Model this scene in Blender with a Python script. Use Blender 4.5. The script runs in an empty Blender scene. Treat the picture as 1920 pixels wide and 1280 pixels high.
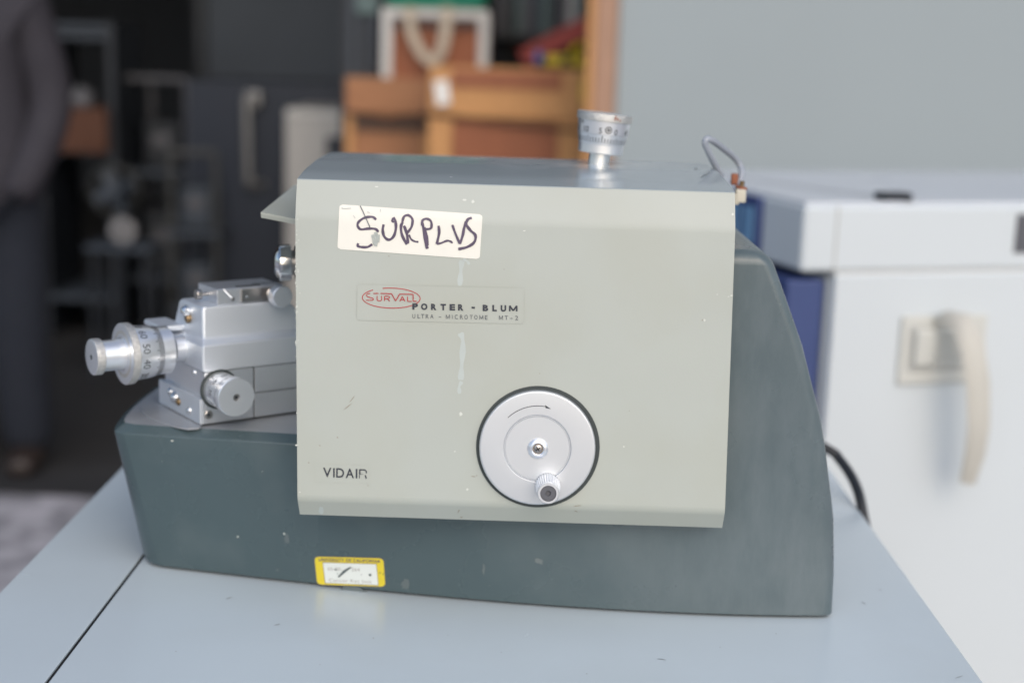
import bpy, bmesh, math, random
import numpy as np
from mathutils import Matrix, Vector

random.seed(4)
SC = bpy.context.scene
COL = SC.collection
rad = math.radians

# ------------------------------------------------------------------ camera
FPX, ROLL, H, ZT = 2667.0, 0.03, 1.35, 0.90        # focal length in px of a 1920 px frame, eye height, table height
_dy = np.array([32 / FPX, 542 / FPX, -1.0]); _dy /= np.linalg.norm(_dy)
_ax = np.array([1, -ROLL, 0.0]); _ax -= _dy * _ax.dot(_dy); _ax /= np.linalg.norm(_ax)
_az = np.cross(_ax, _dy)
CM = np.stack([_ax, _dy, _az])
CP = np.array([0, 0, H])
cam = bpy.data.cameras.new('camera')
cam_ob = bpy.data.objects.new('camera', cam); COL.objects.link(cam_ob)
cam.sensor_width = 36.0; cam.lens = 36.0 * FPX / 1920.0
cam.clip_start = 0.05; cam.clip_end = 2000
cam.dof.use_dof = True; cam.dof.focus_distance = 1.07; cam.dof.aperture_fstop = 2.9; cam.dof.aperture_blades = 8
mw = Matrix.Identity(4)
for i in range(3):
    for j in range(3): mw[i][j] = CM[i, j]
mw.translation = Vector(CP)
cam_ob.matrix_world = mw
SC.camera = cam_ob

# ------------------------------------------------------------------ world, sun, exposure
SUN_EL, SUN_AZ = rad(36), rad(165)
w = bpy.data.worlds.new('World'); SC.world = w; w.use_nodes = True
nt = w.node_tree; bg = nt.nodes['Background']
sky = nt.nodes.new('ShaderNodeTexSky'); sky.sky_type = 'NISHITA'; sky.sun_disc = False
sky.sun_elevation = SUN_EL; sky.sun_rotation = SUN_AZ; sky.air_density = 1.0; sky.dust_density = 2.5; sky.ozone_density = 1.0
nt.links.new(sky.outputs[0], bg.inputs[0]); bg.inputs[1].default_value = 0.15
sl = bpy.data.lights.new('sun', 'SUN'); sl.energy = 0.85; sl.angle = rad(85); sl.color = (1.0, 0.985, 0.965)
so = bpy.data.objects.new('sun', sl); COL.objects.link(so)
sd = Vector((math.sin(SUN_AZ) * math.cos(SUN_EL), math.cos(SUN_AZ) * math.cos(SUN_EL), math.sin(SUN_EL)))
so.rotation_euler = sd.to_track_quat('Z', 'Y').to_euler(); so.location = (3, -4, 6)
vs = SC.view_settings; vs.view_transform = 'Standard'; vs.look = 'None'; vs.exposure = 0.20; vs.gamma = 1.0; vs.use_curve_mapping = False
try: SC.cycles.use_denoising = True
except Exception: pass

# ------------------------------------------------------------------ unprojection helpers (points of real surfaces)
def ray(px, py): return CM @ np.array([(px - 960) / FPX, (640 - py) / FPX, -1.0])
def onz(px, py, z): d = ray(px, py); return CP + d * ((z - H) / d[2])
def ony(px, py, y): d = ray(px, py); return CP + d * (y / d[1])

# ------------------------------------------------------------------ materials
def mat(name, col, rough=0.5, metal=0.0, var=0.06, nscale=30.0, bump=0.0, bscale=200.0, spots=None, col2=None,
        c2scale=6.0, c2lo=0.5, c2hi=0.7, c2amt=1.0, rvar=0.08, stretch=None, coat=0.0, spec=0.5, c2detail=5.0, dust=None, patch_at=None):
    m = bpy.data.materials.new(name); m.use_nodes = True
    t = m.node_tree; N, L = t.nodes, t.links
    b = N['Principled BSDF']
    tc = N.new('ShaderNodeTexCoord'); src = tc.outputs['Object']
    if stretch:
        mp = N.new('ShaderNodeMapping'); mp.inputs['Scale'].default_value = stretch
        L.new(src, mp.inputs[0]); src = mp.outputs[0]
    n1 = N.new('ShaderNodeTexNoise'); n1.inputs['Scale'].default_value = nscale; n1.inputs['Detail'].default_value = 6
    L.new(src, n1.inputs['Vector'])
    mx = N.new('ShaderNodeMixRGB'); mx.blend_type = 'MIX'
    c = Vector(col[:3])
    mx.inputs[1].default_value = (*(c * (1 - var)), 1); mx.inputs[2].default_value = (*(c * (1 + var)), 1)
    L.new(n1.outputs[0], mx.inputs[0]); out = mx.outputs[0]
    if col2:
        n2 = N.new('ShaderNodeTexNoise'); n2.inputs['Scale'].default_value = c2scale; n2.inputs['Detail'].default_value = c2detail
        L.new(src, n2.inputs['Vector'])
        cr = N.new('ShaderNodeMapRange'); cr.inputs['From Min'].default_value = c2lo; cr.inputs['From Max'].default_value = c2hi
        cr.inputs['To Max'].default_value = c2amt
        L.new(n2.outputs[0], cr.inputs[0])
        m2 = N.new('ShaderNodeMixRGB'); L.new(cr.outputs[0], m2.inputs[0]); L.new(out, m2.inputs[1]); m2.inputs[2].default_value = (*col2[:3], 1)
        out = m2.outputs[0]
    if spots:
        scol, sscale, sthr = spots
        v = N.new('ShaderNodeTexNoise'); v.inputs['Scale'].default_value = sscale; v.inputs['Detail'].default_value = 3
        L.new(tc.outputs['Object'], v.inputs['Vector'])
        cr = N.new('ShaderNodeMapRange'); cr.inputs['From Min'].default_value = sthr; cr.inputs['From Max'].default_value = sthr + 0.03
        L.new(v.outputs[0], cr.inputs[0])
        m3 = N.new('ShaderNodeMixRGB'); L.new(cr.outputs[0], m3.inputs[0]); L.new(out, m3.inputs[1]); m3.inputs[2].default_value = (*scol, 1)
        out = m3.outputs[0]
    if patch_at:                                         # a wiped-out patch of dust with a ragged edge: (centre, radii, colour)
        pc, prr, pcol = patch_at
        mpp = N.new('ShaderNodeMapping'); mpp.inputs['Location'].default_value = tuple(-c_ / r_ for c_, r_ in zip(pc, prr)); mpp.inputs['Scale'].default_value = tuple(1 / r_ for r_ in prr)
        L.new(tc.outputs['Object'], mpp.inputs[0])
        ln = N.new('ShaderNodeVectorMath'); ln.operation = 'LENGTH'; L.new(mpp.outputs[0], ln.inputs[0])
        npn = N.new('ShaderNodeTexNoise'); npn.inputs['Scale'].default_value = 45; npn.inputs['Detail'].default_value = 6; L.new(tc.outputs['Object'], npn.inputs['Vector'])
        ad_ = N.new('ShaderNodeMath'); ad_.operation = 'MULTIPLY_ADD'; L.new(npn.outputs[0], ad_.inputs[0]); ad_.inputs[1].default_value = 1.6; L.new(ln.outputs['Value'], ad_.inputs[2])
        gp = N.new('ShaderNodeMapRange'); gp.inputs['From Min'].default_value = 1.85; gp.inputs['From Max'].default_value = 1.45; gp.inputs['To Max'].default_value = 0.75; L.new(ad_.outputs[0], gp.inputs[0])
        mq = N.new('ShaderNodeMixRGB'); L.new(gp.outputs[0], mq.inputs[0]); L.new(out, mq.inputs[1]); mq.inputs[2].default_value = (*pcol, 1); out = mq.outputs[0]
    if dust:                                             # settled dust: (colour, x where it starts, x where it is full)
        dcol, xa_, xb_ = dust
        sx_ = N.new('ShaderNodeSeparateXYZ'); L.new(tc.outputs['Object'], sx_.inputs[0])
        g1 = N.new('ShaderNodeMapRange'); g1.inputs['From Min'].default_value = xa_; g1.inputs['From Max'].default_value = xb_; g1.inputs['To Max'].default_value = 0.60; g1.interpolation_type = 'SMOOTHSTEP'
        L.new(sx_.outputs[0], g1.inputs[0])
        nd = N.new('ShaderNodeTexNoise'); nd.inputs['Scale'].default_value = 60; nd.inputs['Detail'].default_value = 9; nd.inputs['Roughness'].default_value = 0.68
        mpd = N.new('ShaderNodeMapping'); mpd.inputs['Scale'].default_value = (1, 1, 0.3); L.new(tc.outputs['Object'], mpd.inputs[0]); L.new(mpd.outputs[0], nd.inputs['Vector'])
        g2 = N.new('ShaderNodeMapRange'); g2.inputs['From Min'].default_value = 0.05; g2.inputs['From Max'].default_value = 0.95; L.new(nd.outputs[0], g2.inputs[0])
        mm_ = N.new('ShaderNodeMath'); mm_.operation = 'MULTIPLY'; L.new(g1.outputs[0], mm_.inputs[0]); L.new(g2.outputs[0], mm_.inputs[1])
        md_ = N.new('ShaderNodeMixRGB'); L.new(mm_.outputs[0], md_.inputs[0]); L.new(out, md_.inputs[1]); md_.inputs[2].default_value = (*dcol, 1); out = md_.outputs[0]
    L.new(out, b.inputs['Base Color'])
    rr = N.new('ShaderNodeMapRange'); rr.inputs['To Min'].default_value = max(0.02, rough - rvar); rr.inputs['To Max'].default_value = rough + rvar
    n3 = N.new('ShaderNodeTexNoise'); n3.inputs['Scale'].default_value = nscale * 0.6; n3.inputs['Detail'].default_value = 5
    L.new(src, n3.inputs['Vector']); L.new(n3.outputs[0], rr.inputs[0]); L.new(rr.outputs[0], b.inputs['Roughness'])
    b.inputs['Metallic'].default_value = metal
    b.inputs['Specular IOR Level'].default_value = spec
    if coat: b.inputs['Coat Weight'].default_value = coat; b.inputs['Coat Roughness'].default_value = 0.12
    if bump:
        n4 = N.new('ShaderNodeTexNoise'); n4.inputs['Scale'].default_value = bscale; n4.inputs['Detail'].default_value = 2
        L.new(src, n4.inputs['Vector'])
        bp = N.new('ShaderNodeBump'); bp.inputs['Strength'].default_value = bump; bp.inputs['Distance'].default_value = 0.001
        L.new(n4.outputs[0], bp.inputs['Height']); L.new(bp.outputs[0], b.inputs['Normal'])
    return m

M = {}
BE = dict(var=0.035, nscale=14, bump=0.05, bscale=700, col2=(0.395, 0.405, 0.34), c2scale=8, c2lo=0.45, c2hi=0.78, c2amt=0.7)
M['beige'] = mat('beige_enamel', (0.425, 0.452, 0.412), 0.42, **BE)
M['beige_top'] = mat('dusty_shaded_beige', (0.345, 0.39, 0.40), 0.15, var=0.06, nscale=18, bump=0.03, bscale=600, col2=(0.46, 0.50, 0.50), c2scale=14, c2lo=0.52, c2hi=0.80, c2amt=0.5, rvar=0.05, patch_at=((0.055, 0.02, 0.357), (0.085, 0.075, 0.2), (0.50, 0.53, 0.53)))  # same beige paint with dust; the darker bluish tone paints its reflections
M['slate'] = mat('slate_green_enamel', (0.064, 0.096, 0.105), 0.28, var=0.06, nscale=20, bump=0.05, bscale=600, col2=(0.125, 0.155, 0.16), c2scale=9, c2lo=0.52, c2hi=0.78, c2amt=0.65, spots=((0.30, 0.34, 0.34), 60, 0.77), dust=((0.205, 0.235, 0.25), 0.0, 0.26))
M['slate_dusty'] = mat('dusty_slate_enamel', (0.105, 0.132, 0.138), 0.48, var=0.10, nscale=45, bump=0.08, bscale=500, col2=(0.20, 0.225, 0.22), c2scale=13, c2lo=0.42, c2hi=0.75, c2amt=0.8, spots=((0.33, 0.35, 0.33), 130, 0.73))
M['deck'] = mat('worn_grey_deck', (0.34, 0.36, 0.385), 0.36, metal=0.15, var=0.10, nscale=26, bump=0.05, bscale=300, col2=(0.26, 0.27, 0.29), c2scale=16, c2lo=0.45, c2hi=0.7, c2amt=0.7)
M['alu'] = mat('satin_aluminium', (0.75, 0.775, 0.81), 0.36, metal=0.85, var=0.04, nscale=25, bump=0.03, bscale=350, stretch=(1, 1, 6), rvar=0.06)
M['alu_matte'] = mat('bead_blasted_aluminium', (0.72, 0.76, 0.81), 0.48, metal=0.75, var=0.03, nscale=30, bump=0.05, bscale=900, rvar=0.05)
M['alu_bright'] = mat('turned_aluminium', (0.84, 0.86, 0.885), 0.29, metal=0.8, var=0.03, nscale=40, bump=0.02, bscale=300, rvar=0.05)
M['knurl'] = mat('knurled_aluminium', (0.64, 0.63, 0.60), 0.45, metal=0.8, var=0.32, nscale=260, bump=0.6, bscale=1400, rvar=0.1)
M['disc'] = mat('spun_aluminium', (0.60, 0.625, 0.655), 0.42, metal=0.75, var=0.025, nscale=18, bump=0.02, bscale=700, rvar=0.04)
M['chrome'] = mat('chrome', (0.82, 0.82, 0.82), 0.10, metal=1.0, var=0.02, rvar=0.03)
M['steel'] = mat('dull_steel', (0.42, 0.40, 0.38), 0.32, metal=1.0, var=0.12, nscale=60)
M['brass'] = mat('tarnished_brass', (0.24, 0.17, 0.095), 0.38, metal=0.9, var=0.2, nscale=120)
M['rust'] = mat('rusty_copper', (0.30, 0.11, 0.06), 0.7, metal=0.2, var=0.3, nscale=200)
M['black'] = mat('black_rubber', (0.018, 0.02, 0.024), 0.45, var=0.1)
M['groove'] = mat('dark_groove', (0.035, 0.045, 0.045), 0.6, var=0.1)
M['mark'] = mat('engraved_marking', (0.06, 0.063, 0.07), 0.6, var=0.1)
M['white_label'] = mat('cream_label_paper', (0.80, 0.78, 0.70), 0.55, var=0.02, nscale=60, bump=0.05, bscale=900, col2=(0.74, 0.72, 0.66), c2scale=40, c2lo=0.55, c2hi=0.75, c2amt=0.6)
M['marker'] = mat('purple_black_marker', (0.085, 0.062, 0.108), 0.45, var=0.35, nscale=140)
M['smudge'] = mat('grey_smudge', (0.40, 0.43, 0.40), 0.6, var=0.25, nscale=600)
M['red_ink'] = mat('red_ink', (0.42, 0.02, 0.028), 0.45, var=0.15, nscale=250)
M['navy_ink'] = mat('dark_navy_ink', (0.025, 0.03, 0.045), 0.45, var=0.1)
M['grey_ink'] = mat('grey_ink', (0.10, 0.11, 0.12), 0.5, var=0.15, nscale=300)
M['faint_ink'] = mat('faded_typewriter_ink', (0.36, 0.34, 0.32), 0.6, var=0.35, nscale=700)
M['film'] = mat('clear_label_film', (0.425, 0.452, 0.412), 0.38, **BE)
M['film_edge'] = mat('film_edge', (0.385, 0.41, 0.37), 0.5)
M['residue'] = mat('glue_residue', (0.465, 0.51, 0.485), 0.38, var=0.06, nscale=80)
M['yellow'] = mat('yellow_tag', (0.72, 0.58, 0.035), 0.42, var=0.05, nscale=120)
M['tag_white'] = mat('tag_paper', (0.72, 0.76, 0.73), 0.45, var=0.03, nscale=150)
M['indigo'] = mat('indigo_border', (0.07, 0.055, 0.16), 0.5)
M['chip'] = mat('chipped_paint_white', (0.62, 0.64, 0.59), 0.6, var=0.1)
M['scuff'] = mat('brown_scuff', (0.30, 0.27, 0.22), 0.6, var=0.2, nscale=300)
M['scrape'] = mat('exposed_slate_paint', (0.06, 0.085, 0.09), 0.5)
M['wire_grey'] = mat('grey_cable', (0.33, 0.36, 0.41), 0.42, var=0.1, nscale=80)
M['cream'] = mat('cream_plastic', (0.62, 0.58, 0.48), 0.5, var=0.06)
M['table'] = mat('pale_blue_grey_paint', (0.58, 0.655, 0.69), 0.24, var=0.03, nscale=9, bump=0.04, bscale=350, col2=(0.535, 0.595, 0.61), c2scale=5, c2lo=0.45, c2hi=0.75, c2amt=0.6, rvar=0.09)
M['dust'] = mat('pale_dust', (0.42, 0.455, 0.455), 0.4, var=0.12, nscale=150)
M['table_mark'] = mat('table_scuff', (0.30, 0.33, 0.34), 0.5, var=0.2, nscale=200)
M['gap'] = mat('black_gap', (0.008, 0.009, 0.01), 0.8)
M['white_steel'] = mat('white_enamel', (0.60, 0.645, 0.665), 0.42, var=0.02, nscale=6, col2=(0.555, 0.595, 0.61), c2scale=3, c2lo=0.5, c2hi=0.8, c2amt=0.5)
M['white_top'] = mat('white_enamel_lid', (0.60, 0.63, 0.66), 0.30, var=0.03, nscale=6)
M['navy'] = mat('navy_blue_plastic', (0.045, 0.07, 0.19), 0.45, var=0.06)
M['screen'] = mat('blue_key_field', (0.17, 0.33, 0.52), 0.35, var=0.15, nscale=70)
M['latch_plate'] = mat('yellowed_plastic', (0.58, 0.585, 0.545), 0.5, var=0.05)
M['latch_grip'] = mat('yellowed_grip', (0.53, 0.515, 0.46), 0.5, var=0.06, nscale=20)
M['latch_dark'] = mat('recess_plastic', (0.47, 0.475, 0.45), 0.6)
M['wall'] = mat('pale_blue_grey_wall', (0.30, 0.345, 0.362), 0.65, var=0.04, nscale=2.0, bump=0.05, bscale=60, spots=((0.28, 0.32, 0.345), 5, 0.72))
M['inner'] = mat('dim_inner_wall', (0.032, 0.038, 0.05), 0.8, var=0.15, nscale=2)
M['concrete'] = mat('concrete_apron', (0.42, 0.41, 0.44), 0.8, var=0.14, nscale=6, bump=0.3, bscale=80, col2=(0.20, 0.20, 0.215), c2scale=9, c2lo=0.42, c2hi=0.58, c2amt=0.9)
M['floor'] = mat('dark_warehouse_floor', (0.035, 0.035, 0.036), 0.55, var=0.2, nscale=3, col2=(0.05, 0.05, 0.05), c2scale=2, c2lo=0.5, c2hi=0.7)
M['wood'] = mat('orange_plywood', (0.33, 0.15, 0.066), 0.6, var=0.32, nscale=7, stretch=(1, 1, 6), col2=(0.26, 0.10, 0.04), c2scale=2.2, c2lo=0.5, c2hi=0.7, c2amt=0.6)
M['wood_light'] = mat('light_pine_board', (0.48, 0.24, 0.088), 0.6, var=0.3, nscale=9, stretch=(5, 1, 1))
M['wood_red'] = mat('reddish_panel', (0.26, 0.085, 0.035), 0.6, var=0.22, nscale=7, stretch=(5, 1, 1))
M['wood_post'] = mat('post_timber', (0.36, 0.215, 0.145), 0.7, var=0.18, nscale=14, stretch=(6, 6, 1))
M['strap_and_shade'] = mat('dark_strap_and_shade', (0.085, 0.05, 0.035), 0.8)  # dark tone of the strap, also used for shade painted on the crate
M['tan'] = mat('tan_webbing', (0.46, 0.40, 0.32), 0.8, var=0.1, nscale=40)
M['frame_white'] = mat('off_white_metal_edge', (0.56, 0.56, 0.54), 0.5, var=0.08)
M['green'] = mat('green_cloth', (0.012, 0.20, 0.125), 0.8, var=0.15)
M['dark1'] = mat('charcoal_metal', (0.014, 0.018, 0.025), 0.5, var=0.2, nscale=12)
M['dark2'] = mat('dark_slate_panel', (0.044, 0.056, 0.074), 0.6, var=0.12, nscale=3)
M['darknavy'] = mat('dark_navy_cabinet', (0.010, 0.016, 0.030), 0.5, var=0.1)
M['greybox'] = mat('light_grey_cabinet', (0.42, 0.41, 0.39), 0.5, var=0.05)
M['red'] = mat('red_beam_paint', (0.38, 0.055, 0.045), 0.5, var=0.15, nscale=12)
M['yel'] = mat('yellow_plastic', (0.60, 0.45, 0.02), 0.5, var=0.1)
M['blue'] = mat('bright_blue_plastic', (0.03, 0.14, 0.42), 0.5, var=0.1)
M['orange'] = mat('orange_cardboard', (0.085, 0.03, 0.013), 0.7, var=0.12)
M['pipe'] = mat('steel_pipe', (0.24, 0.24, 0.24), 0.4, metal=0.6, var=0.1)
M['dark_pipe'] = mat('dull_painted_steel', (0.05, 0.052, 0.052), 0.5, var=0.15)
M['teal'] = mat('grey_teal_binder', (0.10, 0.15, 0.15), 0.6)
M['greyb'] = mat('grey_binder', (0.10, 0.102, 0.115), 0.6)
M['jacket'] = mat('dark_mauve_jacket', (0.027, 0.0245, 0.032), 0.85, var=0.18, nscale=18, bump=0.4, bscale=60)
M['trouser'] = mat('dark_navy_jeans', (0.009, 0.012, 0.020), 0.9, var=0.18, nscale=30)
M['skin'] = mat('skin', (0.45, 0.27, 0.20), 0.55, var=0.06)
M['hair'] = mat('dark_hair', (0.03, 0.022, 0.018), 0.6, var=0.2, nscale=90)
M['shoe'] = mat('brown_shoe', (0.025, 0.017, 0.014), 0.5)
M['roll_paper'] = mat('dimmed_paper_roll', (0.24, 0.24, 0.25), 0.7)  # white paper, its colour dimmed to suit the dark interior
M['paper'] = mat('white_paper', (0.75, 0.75, 0.73), 0.6)

# ------------------------------------------------------------------ mesh builder
WLOC = {}
class MB:
    """collects shapes and links them as one mesh object"""
    def __init__(s): s.bm = bmesh.new(); s.mats = []
    def mi(s, m):
        m = M[m]
        if m not in s.mats: s.mats.append(m)
        return s.mats.index(m)
    def poly(s, pts, faces, m, flip=False):
        k = s.mi(m); vs_ = [s.bm.verts.new(Vector([float(a) for a in p])) for p in pts]
        for f in faces:
            try:
                fc = s.bm.faces.new([vs_[i] for i in (reversed(f) if flip else f)]); fc.material_index = k
            except ValueError: pass
        return s
    def box(s, c, size, m, R=None, bevel=0.0, seg=2):
        t = bmesh.new(); bmesh.ops.create_cube(t, size=1.0)
        bmesh.ops.scale(t, vec=Vector(size), verts=t.verts)
        if bevel > 0: bmesh.ops.bevel(t, geom=t.edges[:], offset=min(bevel, min(size) * .45), segments=seg, profile=0.5, affect='EDGES')
        X = Matrix.Translation(Vector([float(a) for a in c])) @ (R.to_4x4() if R is not None else Matrix.Identity(4))
        return s.merge(t, X, m)
    def merge(s, t, X, m):
        bmesh.ops.transform(t, matrix=X, verts=t.verts)
        k = s.mi(m); mp = {}
        for v in t.verts: mp[v] = s.bm.verts.new(v.co)
        for f in t.faces:
            fc = s.bm.faces.new([mp[v] for v in f.verts]); fc.material_index = k
        t.free(); return s
    def lathe(s, prof, X, m, n=56, knurl=0.0, closed=False):
        """prof: (r, h) pairs from first to last, axis = local z of X"""
        k = s.mi(m); rings = []
        for r, h in prof:
            if r < 1e-7: rings.append([s.bm.verts.new(X @ Vector((0, 0, h)))]); continue
            ring = []
            for i in range(n):
                a = 2 * math.pi * i / n; rr = r - (knurl if i % 2 else 0)
                ring.append(s.bm.verts.new(X @ Vector((rr * math.cos(a), rr * math.sin(a), h))))
            rings.append(ring)
        for A, B in zip(rings, rings[1:]):
            for i in range(n):
                j = (i + 1) % n
                if len(A) == 1 and len(B) == 1: continue
                if len(A) == 1: f = [A[0], B[j], B[i]]
                elif len(B) == 1: f = [A[i], A[j], B[0]]
                else: f = [A[i], A[j], B[j], B[i]]
                fc = s.bm.faces.new(f); fc.material_index = k
        return s
    def tube(s, pts, r, m, n=10, flat=1.0):
        k = s.mi(m); P = [Vector([float(a) for a in p]) for p in pts]
        up = Vector((0.02, 0.03, 1)); rings = []; pn = None
        for i, p in enumerate(P):
            d = (P[min(i + 1, len(P) - 1)] - P[max(i - 1, 0)]).normalized()
            if pn is None:
                pn = d.cross(up)
                if pn.length < 0.1: pn = d.cross(Vector((1, 0, 0)))
                pn.normalize()
            else: pn = (pn - d * pn.dot(d)).normalized()
            q = d.cross(pn); rr = r[i] if isinstance(r, (list, tuple)) else r
            rings.append([s.bm.verts.new(p + pn * rr * math.cos(2 * math.pi * j / n) + q * rr * flat * math.sin(2 * math.pi * j / n)) for j in range(n)])
        for A, B in zip(rings, rings[1:]):
            for j in range(n):
                fc = s.bm.faces.new([A[j], A[(j + 1) % n], B[(j + 1) % n], B[j]]); fc.material_index = k
        for e, R_ in ((rings[0], 1), (rings[-1], 0)):
            fc = s.bm.faces.new(list(reversed(e)) if R_ else e); fc.material_index = k
        return s
    def prism(s, bottom, top, m):
        """two equal-length 3D outlines joined"""
        n = len(bottom); F = [list(range(n))[::-1], [n + i for i in range(n)]]
        for i in range(n): F.append([i, (i + 1) % n, n + (i + 1) % n, n + i])
        return s.poly(list(bottom) + list(top), F, m)
    def loft(s, rows, m, cap0=False, cap1=False, close=True):
        n = len(rows[0]); P = [p for r in rows for p in r]; F = []
        for a in range(len(rows) - 1):
            for i in range(n if close else n - 1):
                j = (i + 1) % n; F.append([a * n + i, a * n + j, (a + 1) * n + j, (a + 1) * n + i])
        if cap0: F.append(list(range(n))[::-1])
        if cap1: F.append([(len(rows) - 1) * n + i for i in range(n)])
        return s.poly(P, F, m)
    def ribbon(s, pts, wd, fn, m):
        """stroke: 2D polyline pts with width wd (number or list), mapped to a surface by fn(u, v)"""
        P = [np.array(p, float) for p in pts]; L_, R_ = [], []
        for i, p in enumerate(P):
            d = P[min(i + 1, len(P) - 1)] - P[max(i - 1, 0)]; d /= (np.linalg.norm(d) + 1e-9)
            nn = np.array([-d[1], d[0]]) * 0.5 * (wd[i] if isinstance(wd, (list, tuple)) else wd)
            L_.append(fn(*(p + nn))); R_.append(fn(*(p - nn)))
        n = len(P); F = [[i, i + 1, n + i + 1, n + i] for i in range(n - 1)]
        return s.poly(L_ + R_, F, m)
    def text(s, st, fn, m, bold=0.0, spacing=1.0):
        """text outline scaled so cap height = 1, mapped by fn(u, v)"""
        V, F = text_mesh(st, bold, spacing)
        return s.poly([fn(u, v) for u, v in V], F, m)
    def build(s, name, parent=None, ang=32, recalc=True, origin=None, weld=True):
        if weld: bmesh.ops.remove_doubles(s.bm, verts=s.bm.verts, dist=1e-6)
        if recalc: bmesh.ops.recalc_face_normals(s.bm, faces=s.bm.faces)
        me = bpy.data.meshes.new(name)
        o0 = Vector(origin) if origin is not None else (WLOC[parent] if parent else Vector((0, 0, 0)))
        bmesh.ops.translate(s.bm, vec=-o0, verts=s.bm.verts)
        s.bm.to_mesh(me); s.bm.free()
        for m in s.mats: me.materials.append(m)
        for p in me.polygons: p.use_smooth = True
        try: me.set_sharp_from_angle(angle=rad(ang))
        except Exception: pass
        o = bpy.data.objects.new(name, me); COL.objects.link(o)
        wn = o.modifiers.new('weighted_normals', 'WEIGHTED_NORMAL'); wn.keep_sharp = True; wn.weight = 60
        if parent: o.parent = parent; o.location = o0 - WLOC[parent]
        else: o.location = o0
        WLOC[o] = o0
        return o

def merge_into(o, mb):
    """adds surface marks to a finished part's own mesh"""
    bm = bmesh.new(); bm.from_mesh(o.data); mp = {}
    for i, m in enumerate(mb.mats):
        if m.name not in [x.name for x in o.data.materials]: o.data.materials.append(m)
        mp[i] = [x.name for x in o.data.materials].index(m.name)
    vm = {v: bm.verts.new(v.co - WLOC[o]) for v in mb.bm.verts}
    for f in mb.bm.faces:
        fc = bm.faces.new([vm[v] for v in f.verts]); fc.material_index = mp[f.material_index]; fc.smooth = True
    bm.to_mesh(o.data); bm.free(); mb.bm.free()

_tc = {}
def text_mesh(st, bold=0.0, spacing=1.0):
    key = (st, bold, spacing)
    if key not in _tc:
        cu = bpy.data.curves.new('lettering', 'FONT'); cu.body = st; cu.size = 1.0; cu.offset = bold; cu.space_character = spacing; cu.resolution_u = 4
        ob = bpy.data.objects.new('lettering', cu)
        me = bpy.data.meshes.new_from_object(ob)
        k = 1.0 / 0.69
        _tc[key] = ([(v.co.x * k, v.co.y * k) for v in me.vertices], [list(p.vertices) for p in me.polygons])
        bpy.data.objects.remove(ob); bpy.data.curves.remove(cu); bpy.data.meshes.remove(me)
    return _tc[key]

def empty(name, loc, label=None, cat=None, group=None):
    o = bpy.data.objects.new(name, None); COL.objects.link(o); o.location = loc; o.empty_display_size = 0.05
    WLOC[o] = Vector(loc); tag(o, label, cat, group); return o
def tag(o, label=None, cat=None, group=None, kind=None):
    for k, v in (('label', label), ('category', cat), ('group', group), ('kind', kind)):
        if v: o[k] = v
    return o
def frame(origin, zaxis, xhint=(0, 0, 1)):
    """matrix whose local z is zaxis"""
    z = Vector(zaxis).normalized(); x = Vector(xhint); x = (x - z * x.dot(z)).normalized(); y = z.cross(x)
    R = Matrix((x, y, z)).transposed().to_4x4(); R.translation = Vector([float(a) for a in origin]); return R
def smooth_pts(pts, k=6):
    """Catmull-Rom resampling"""
    P = [np.array(p, float) for p in pts]; Q = [P[0]] + P + [P[-1]]; out = []
    for i in range(1, len(Q) - 2):
        a, b, c, d = Q[i - 1], Q[i], Q[i + 1], Q[i + 2]
        for j in range(k):
            t = j / k
            out.append(0.5 * ((2 * b) + (-a + c) * t + (2 * a - 5 * b + 4 * c - d) * t * t + (-a + 3 * b - 3 * c + d) * t ** 3))
    out.append(P[-1]); return out

# ================================================================== SETTING
WY = 4.2                                             # plane of the warehouse front
def sheet(name, x0, x1, y0, y1, z, m):
    b = MB(); b.poly([(x0, y0, z), (x1, y0, z), (x1, y1, z), (x0, y1, z)], [[0, 1, 2, 3]], m)
    return tag(b.build(name, recalc=False), kind='structure')
sheet('ground', -400, 400, -400, 400, -0.004, 'concrete')
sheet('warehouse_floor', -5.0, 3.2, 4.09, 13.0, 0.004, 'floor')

DOOR_R = ony(1157, 150, WY)[0]                       # right jamb of the big door opening
b = MB()
b.box(((DOOR_R + 9) / 2, WY + 0.11, 2.4), (9 - DOOR_R, 0.2, 4.8), 'wall')
tag(b.build('front_wall', origin=((DOOR_R + 9) / 2, WY, 0)), 'pale blue grey painted wall right of the open warehouse door', 'wall')
b = MB(); b.box((-2.4, WY + 0.11, 4.2), (2 * (DOOR_R + 2.4) - 0.004, 0.196, 1.2), 'wall')
tag(b.build('door_header', origin=(-2.4, WY, 3.6)), 'pale wall above the wide open warehouse doorway', 'wall')
b = MB(); b.box((-6.5, WY + 0.11, 2.4), (3.3, 0.2, 4.8), 'wall')
tag(b.build('front_wall', origin=(-6.5, WY, 0)), 'wall on the far side of the warehouse doorway', 'wall')
b = MB()
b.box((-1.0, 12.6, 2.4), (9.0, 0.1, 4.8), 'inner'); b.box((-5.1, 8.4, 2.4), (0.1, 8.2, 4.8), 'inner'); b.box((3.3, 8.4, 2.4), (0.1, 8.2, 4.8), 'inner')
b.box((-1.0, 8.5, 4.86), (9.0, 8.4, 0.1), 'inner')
tag(b.build('warehouse_interior'), kind='structure')

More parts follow.
